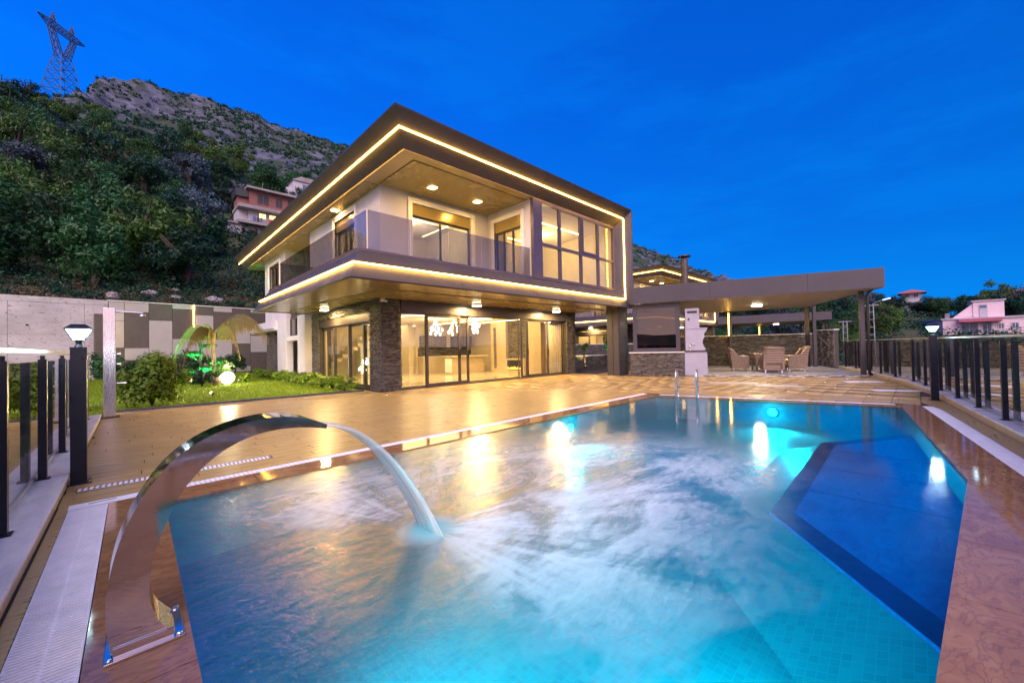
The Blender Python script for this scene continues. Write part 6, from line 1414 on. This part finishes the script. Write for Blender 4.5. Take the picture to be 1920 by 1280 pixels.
# ================================================================== PYLON, STREET LAMP
py = thing('pylon', 'tall steel lattice power pylon on the left ridge', 'pylon', (-26.6, 311.6, 138))
pc = Vector((-26.6, 311.6, 0)); pd = Vector((0.65, 0.76, 0)).normalized(); pn = Vector((-pd.y, pd.x, 0))
def PP(a, b, z): return pc + pd * a + pn * b + Vector((0, 0, z))
def lattice(q, A, B_, nseg, r=0.16):
    """two opposite 4-point rings A -> B with cross bracing"""
    for k in range(4): q.bar(A[k], B_[k], r * 1.7, r * 1.7)
    for i in range(nseg):
        u0, u1 = i / nseg, (i + 1) / nseg
        for k in range(4):
            a0, b0 = A[k].lerp(B_[k], u0), A[(k + 1) % 4].lerp(B_[(k + 1) % 4], u0); a1, b1 = A[k].lerp(B_[k], u1), A[(k + 1) % 4].lerp(B_[(k + 1) % 4], u1)
            q.bar(a0, b1, r, r); q.bar(b0, a1, r, r); q.bar(a1, b1, r, r)
def ring(a0, a1, b, z): return [PP(a0, -b, z), PP(a1, -b, z), PP(a1, b, z), PP(a0, b, z)]
zb = 136.0
q = MB(); lattice(q, ring(-6.5, 6.5, 5.5, zb), ring(-2.6, 2.6, 2.0, 160), 5); q.build('leg_section', 'pylon_steel', py)
q = MB(); lattice(q, ring(-2.6, -1.0, 1.6, 160), ring(-6.4, -4.8, 1.0, 172.5), 4, 0.14); q.build('left_arm', 'pylon_steel', py)
q = MB(); lattice(q, ring(1.0, 2.6, 1.6, 160), ring(4.8, 6.4, 1.0, 172.5), 4, 0.14); q.build('right_arm', 'pylon_steel', py)
q = MB(); lattice(q, [PP(-6.4, -1, 172.5), PP(-6.4, 1, 172.5), PP(-6.4, 1, 175.2), PP(-6.4, -1, 175.2)], [PP(6.4, -1, 172.5), PP(6.4, 1, 172.5), PP(6.4, 1, 175.2), PP(6.4, -1, 175.2)], 7, 0.13); q.build('cross_beam', 'pylon_steel', py)
for s in (-1, 1):
    q = MB(); lattice(q, [PP(6.4 * s, -1, 172.5), PP(6.4 * s, 1, 172.5), PP(6.4 * s, 1, 175.2), PP(6.4 * s, -1, 175.2)], [PP(11.5 * s, -.1, 174.6), PP(11.5 * s, .1, 174.6), PP(11.5 * s, .1, 174.8), PP(11.5 * s, -.1, 174.8)], 3, 0.12); q.build('arm_tip', 'pylon_steel', py)
    q = MB(); lattice(q, ring(4.6 * s - 0.9, 4.6 * s + 0.9, 1.0, 175.2), ring(4.6 * s - 0.1, 4.6 * s + 0.1, 0.1, 180.5), 3, 0.12); q.build('earth_peak', 'pylon_steel', py)
def wire_mast(label, x, y, z0, z1, head):
    t = thing('street_lamp' if head else 'lattice_mast', label, 'street lamp' if head else 'mast', (x, y, z0)); q = MB(); w0, w1 = 0.26, 0.16
    for sx in (-1, 1): q.bar((x, y + sx * w0, z0), (x, y + sx * w1, z1), 0.07, 0.07)
    n = 12
    for i in range(n):
        u = i / n; z = z0 + (z1 - z0) * u; h = w0 + (w1 - w0) * u; q.bar((x, y - h, z), (x, y + h, z), 0.05, 0.05)
    q.build('mast', 'galvanised', t); q = MB(); q.bar((x, y - 0.55, z1 - 0.1), (x, y + 0.55, z1 - 0.1), 0.08, 0.08); q.build('cross_arm', 'galvanised', t)
    if head:
        q = MB(); q.tube([(x, y - 0.1, z1), (x, y - 0.5, z1 + 0.25), (x, y - 0.9, z1 + 0.36)], 0.04, 6); q.build('lamp_arm', 'galvanised', t)
        q = MB(); q.bar((x, y - 0.85, z1 + 0.36), (x, y - 1.45, z1 + 0.50), 0.22, 0.09); q.build('lamp_head', 'street_led', t)
wire_mast('lattice street lamp with pale head beyond the right fence', 54.2, 3.1, -4.2, 5.05, True)
wire_mast('short lattice mast left of the street lamp behind the downpipe', 56.5, 5.4, -4.2, 3.6, False)
for i, (za, yb_, zb_) in enumerate(((4.95, -13.0, 3.0), (4.85, -11.0, 2.2))):
    pts = [Vector((54.2, 3.0, za)).lerp(Vector((66.0, yb_, zb_)), u) - Vector((0, 0, 1.6 * u * (1 - u) * 1.6)) for u in np.linspace(0, 1, 14)]
    q = MB(); q.tube(pts, 0.014, 4); tag(q.build('overhead_wire', 'black'), '%s overhead wire running right from the street lamp' % ('upper' if i == 0 else 'lower'), 'wire', 'overhead wires')
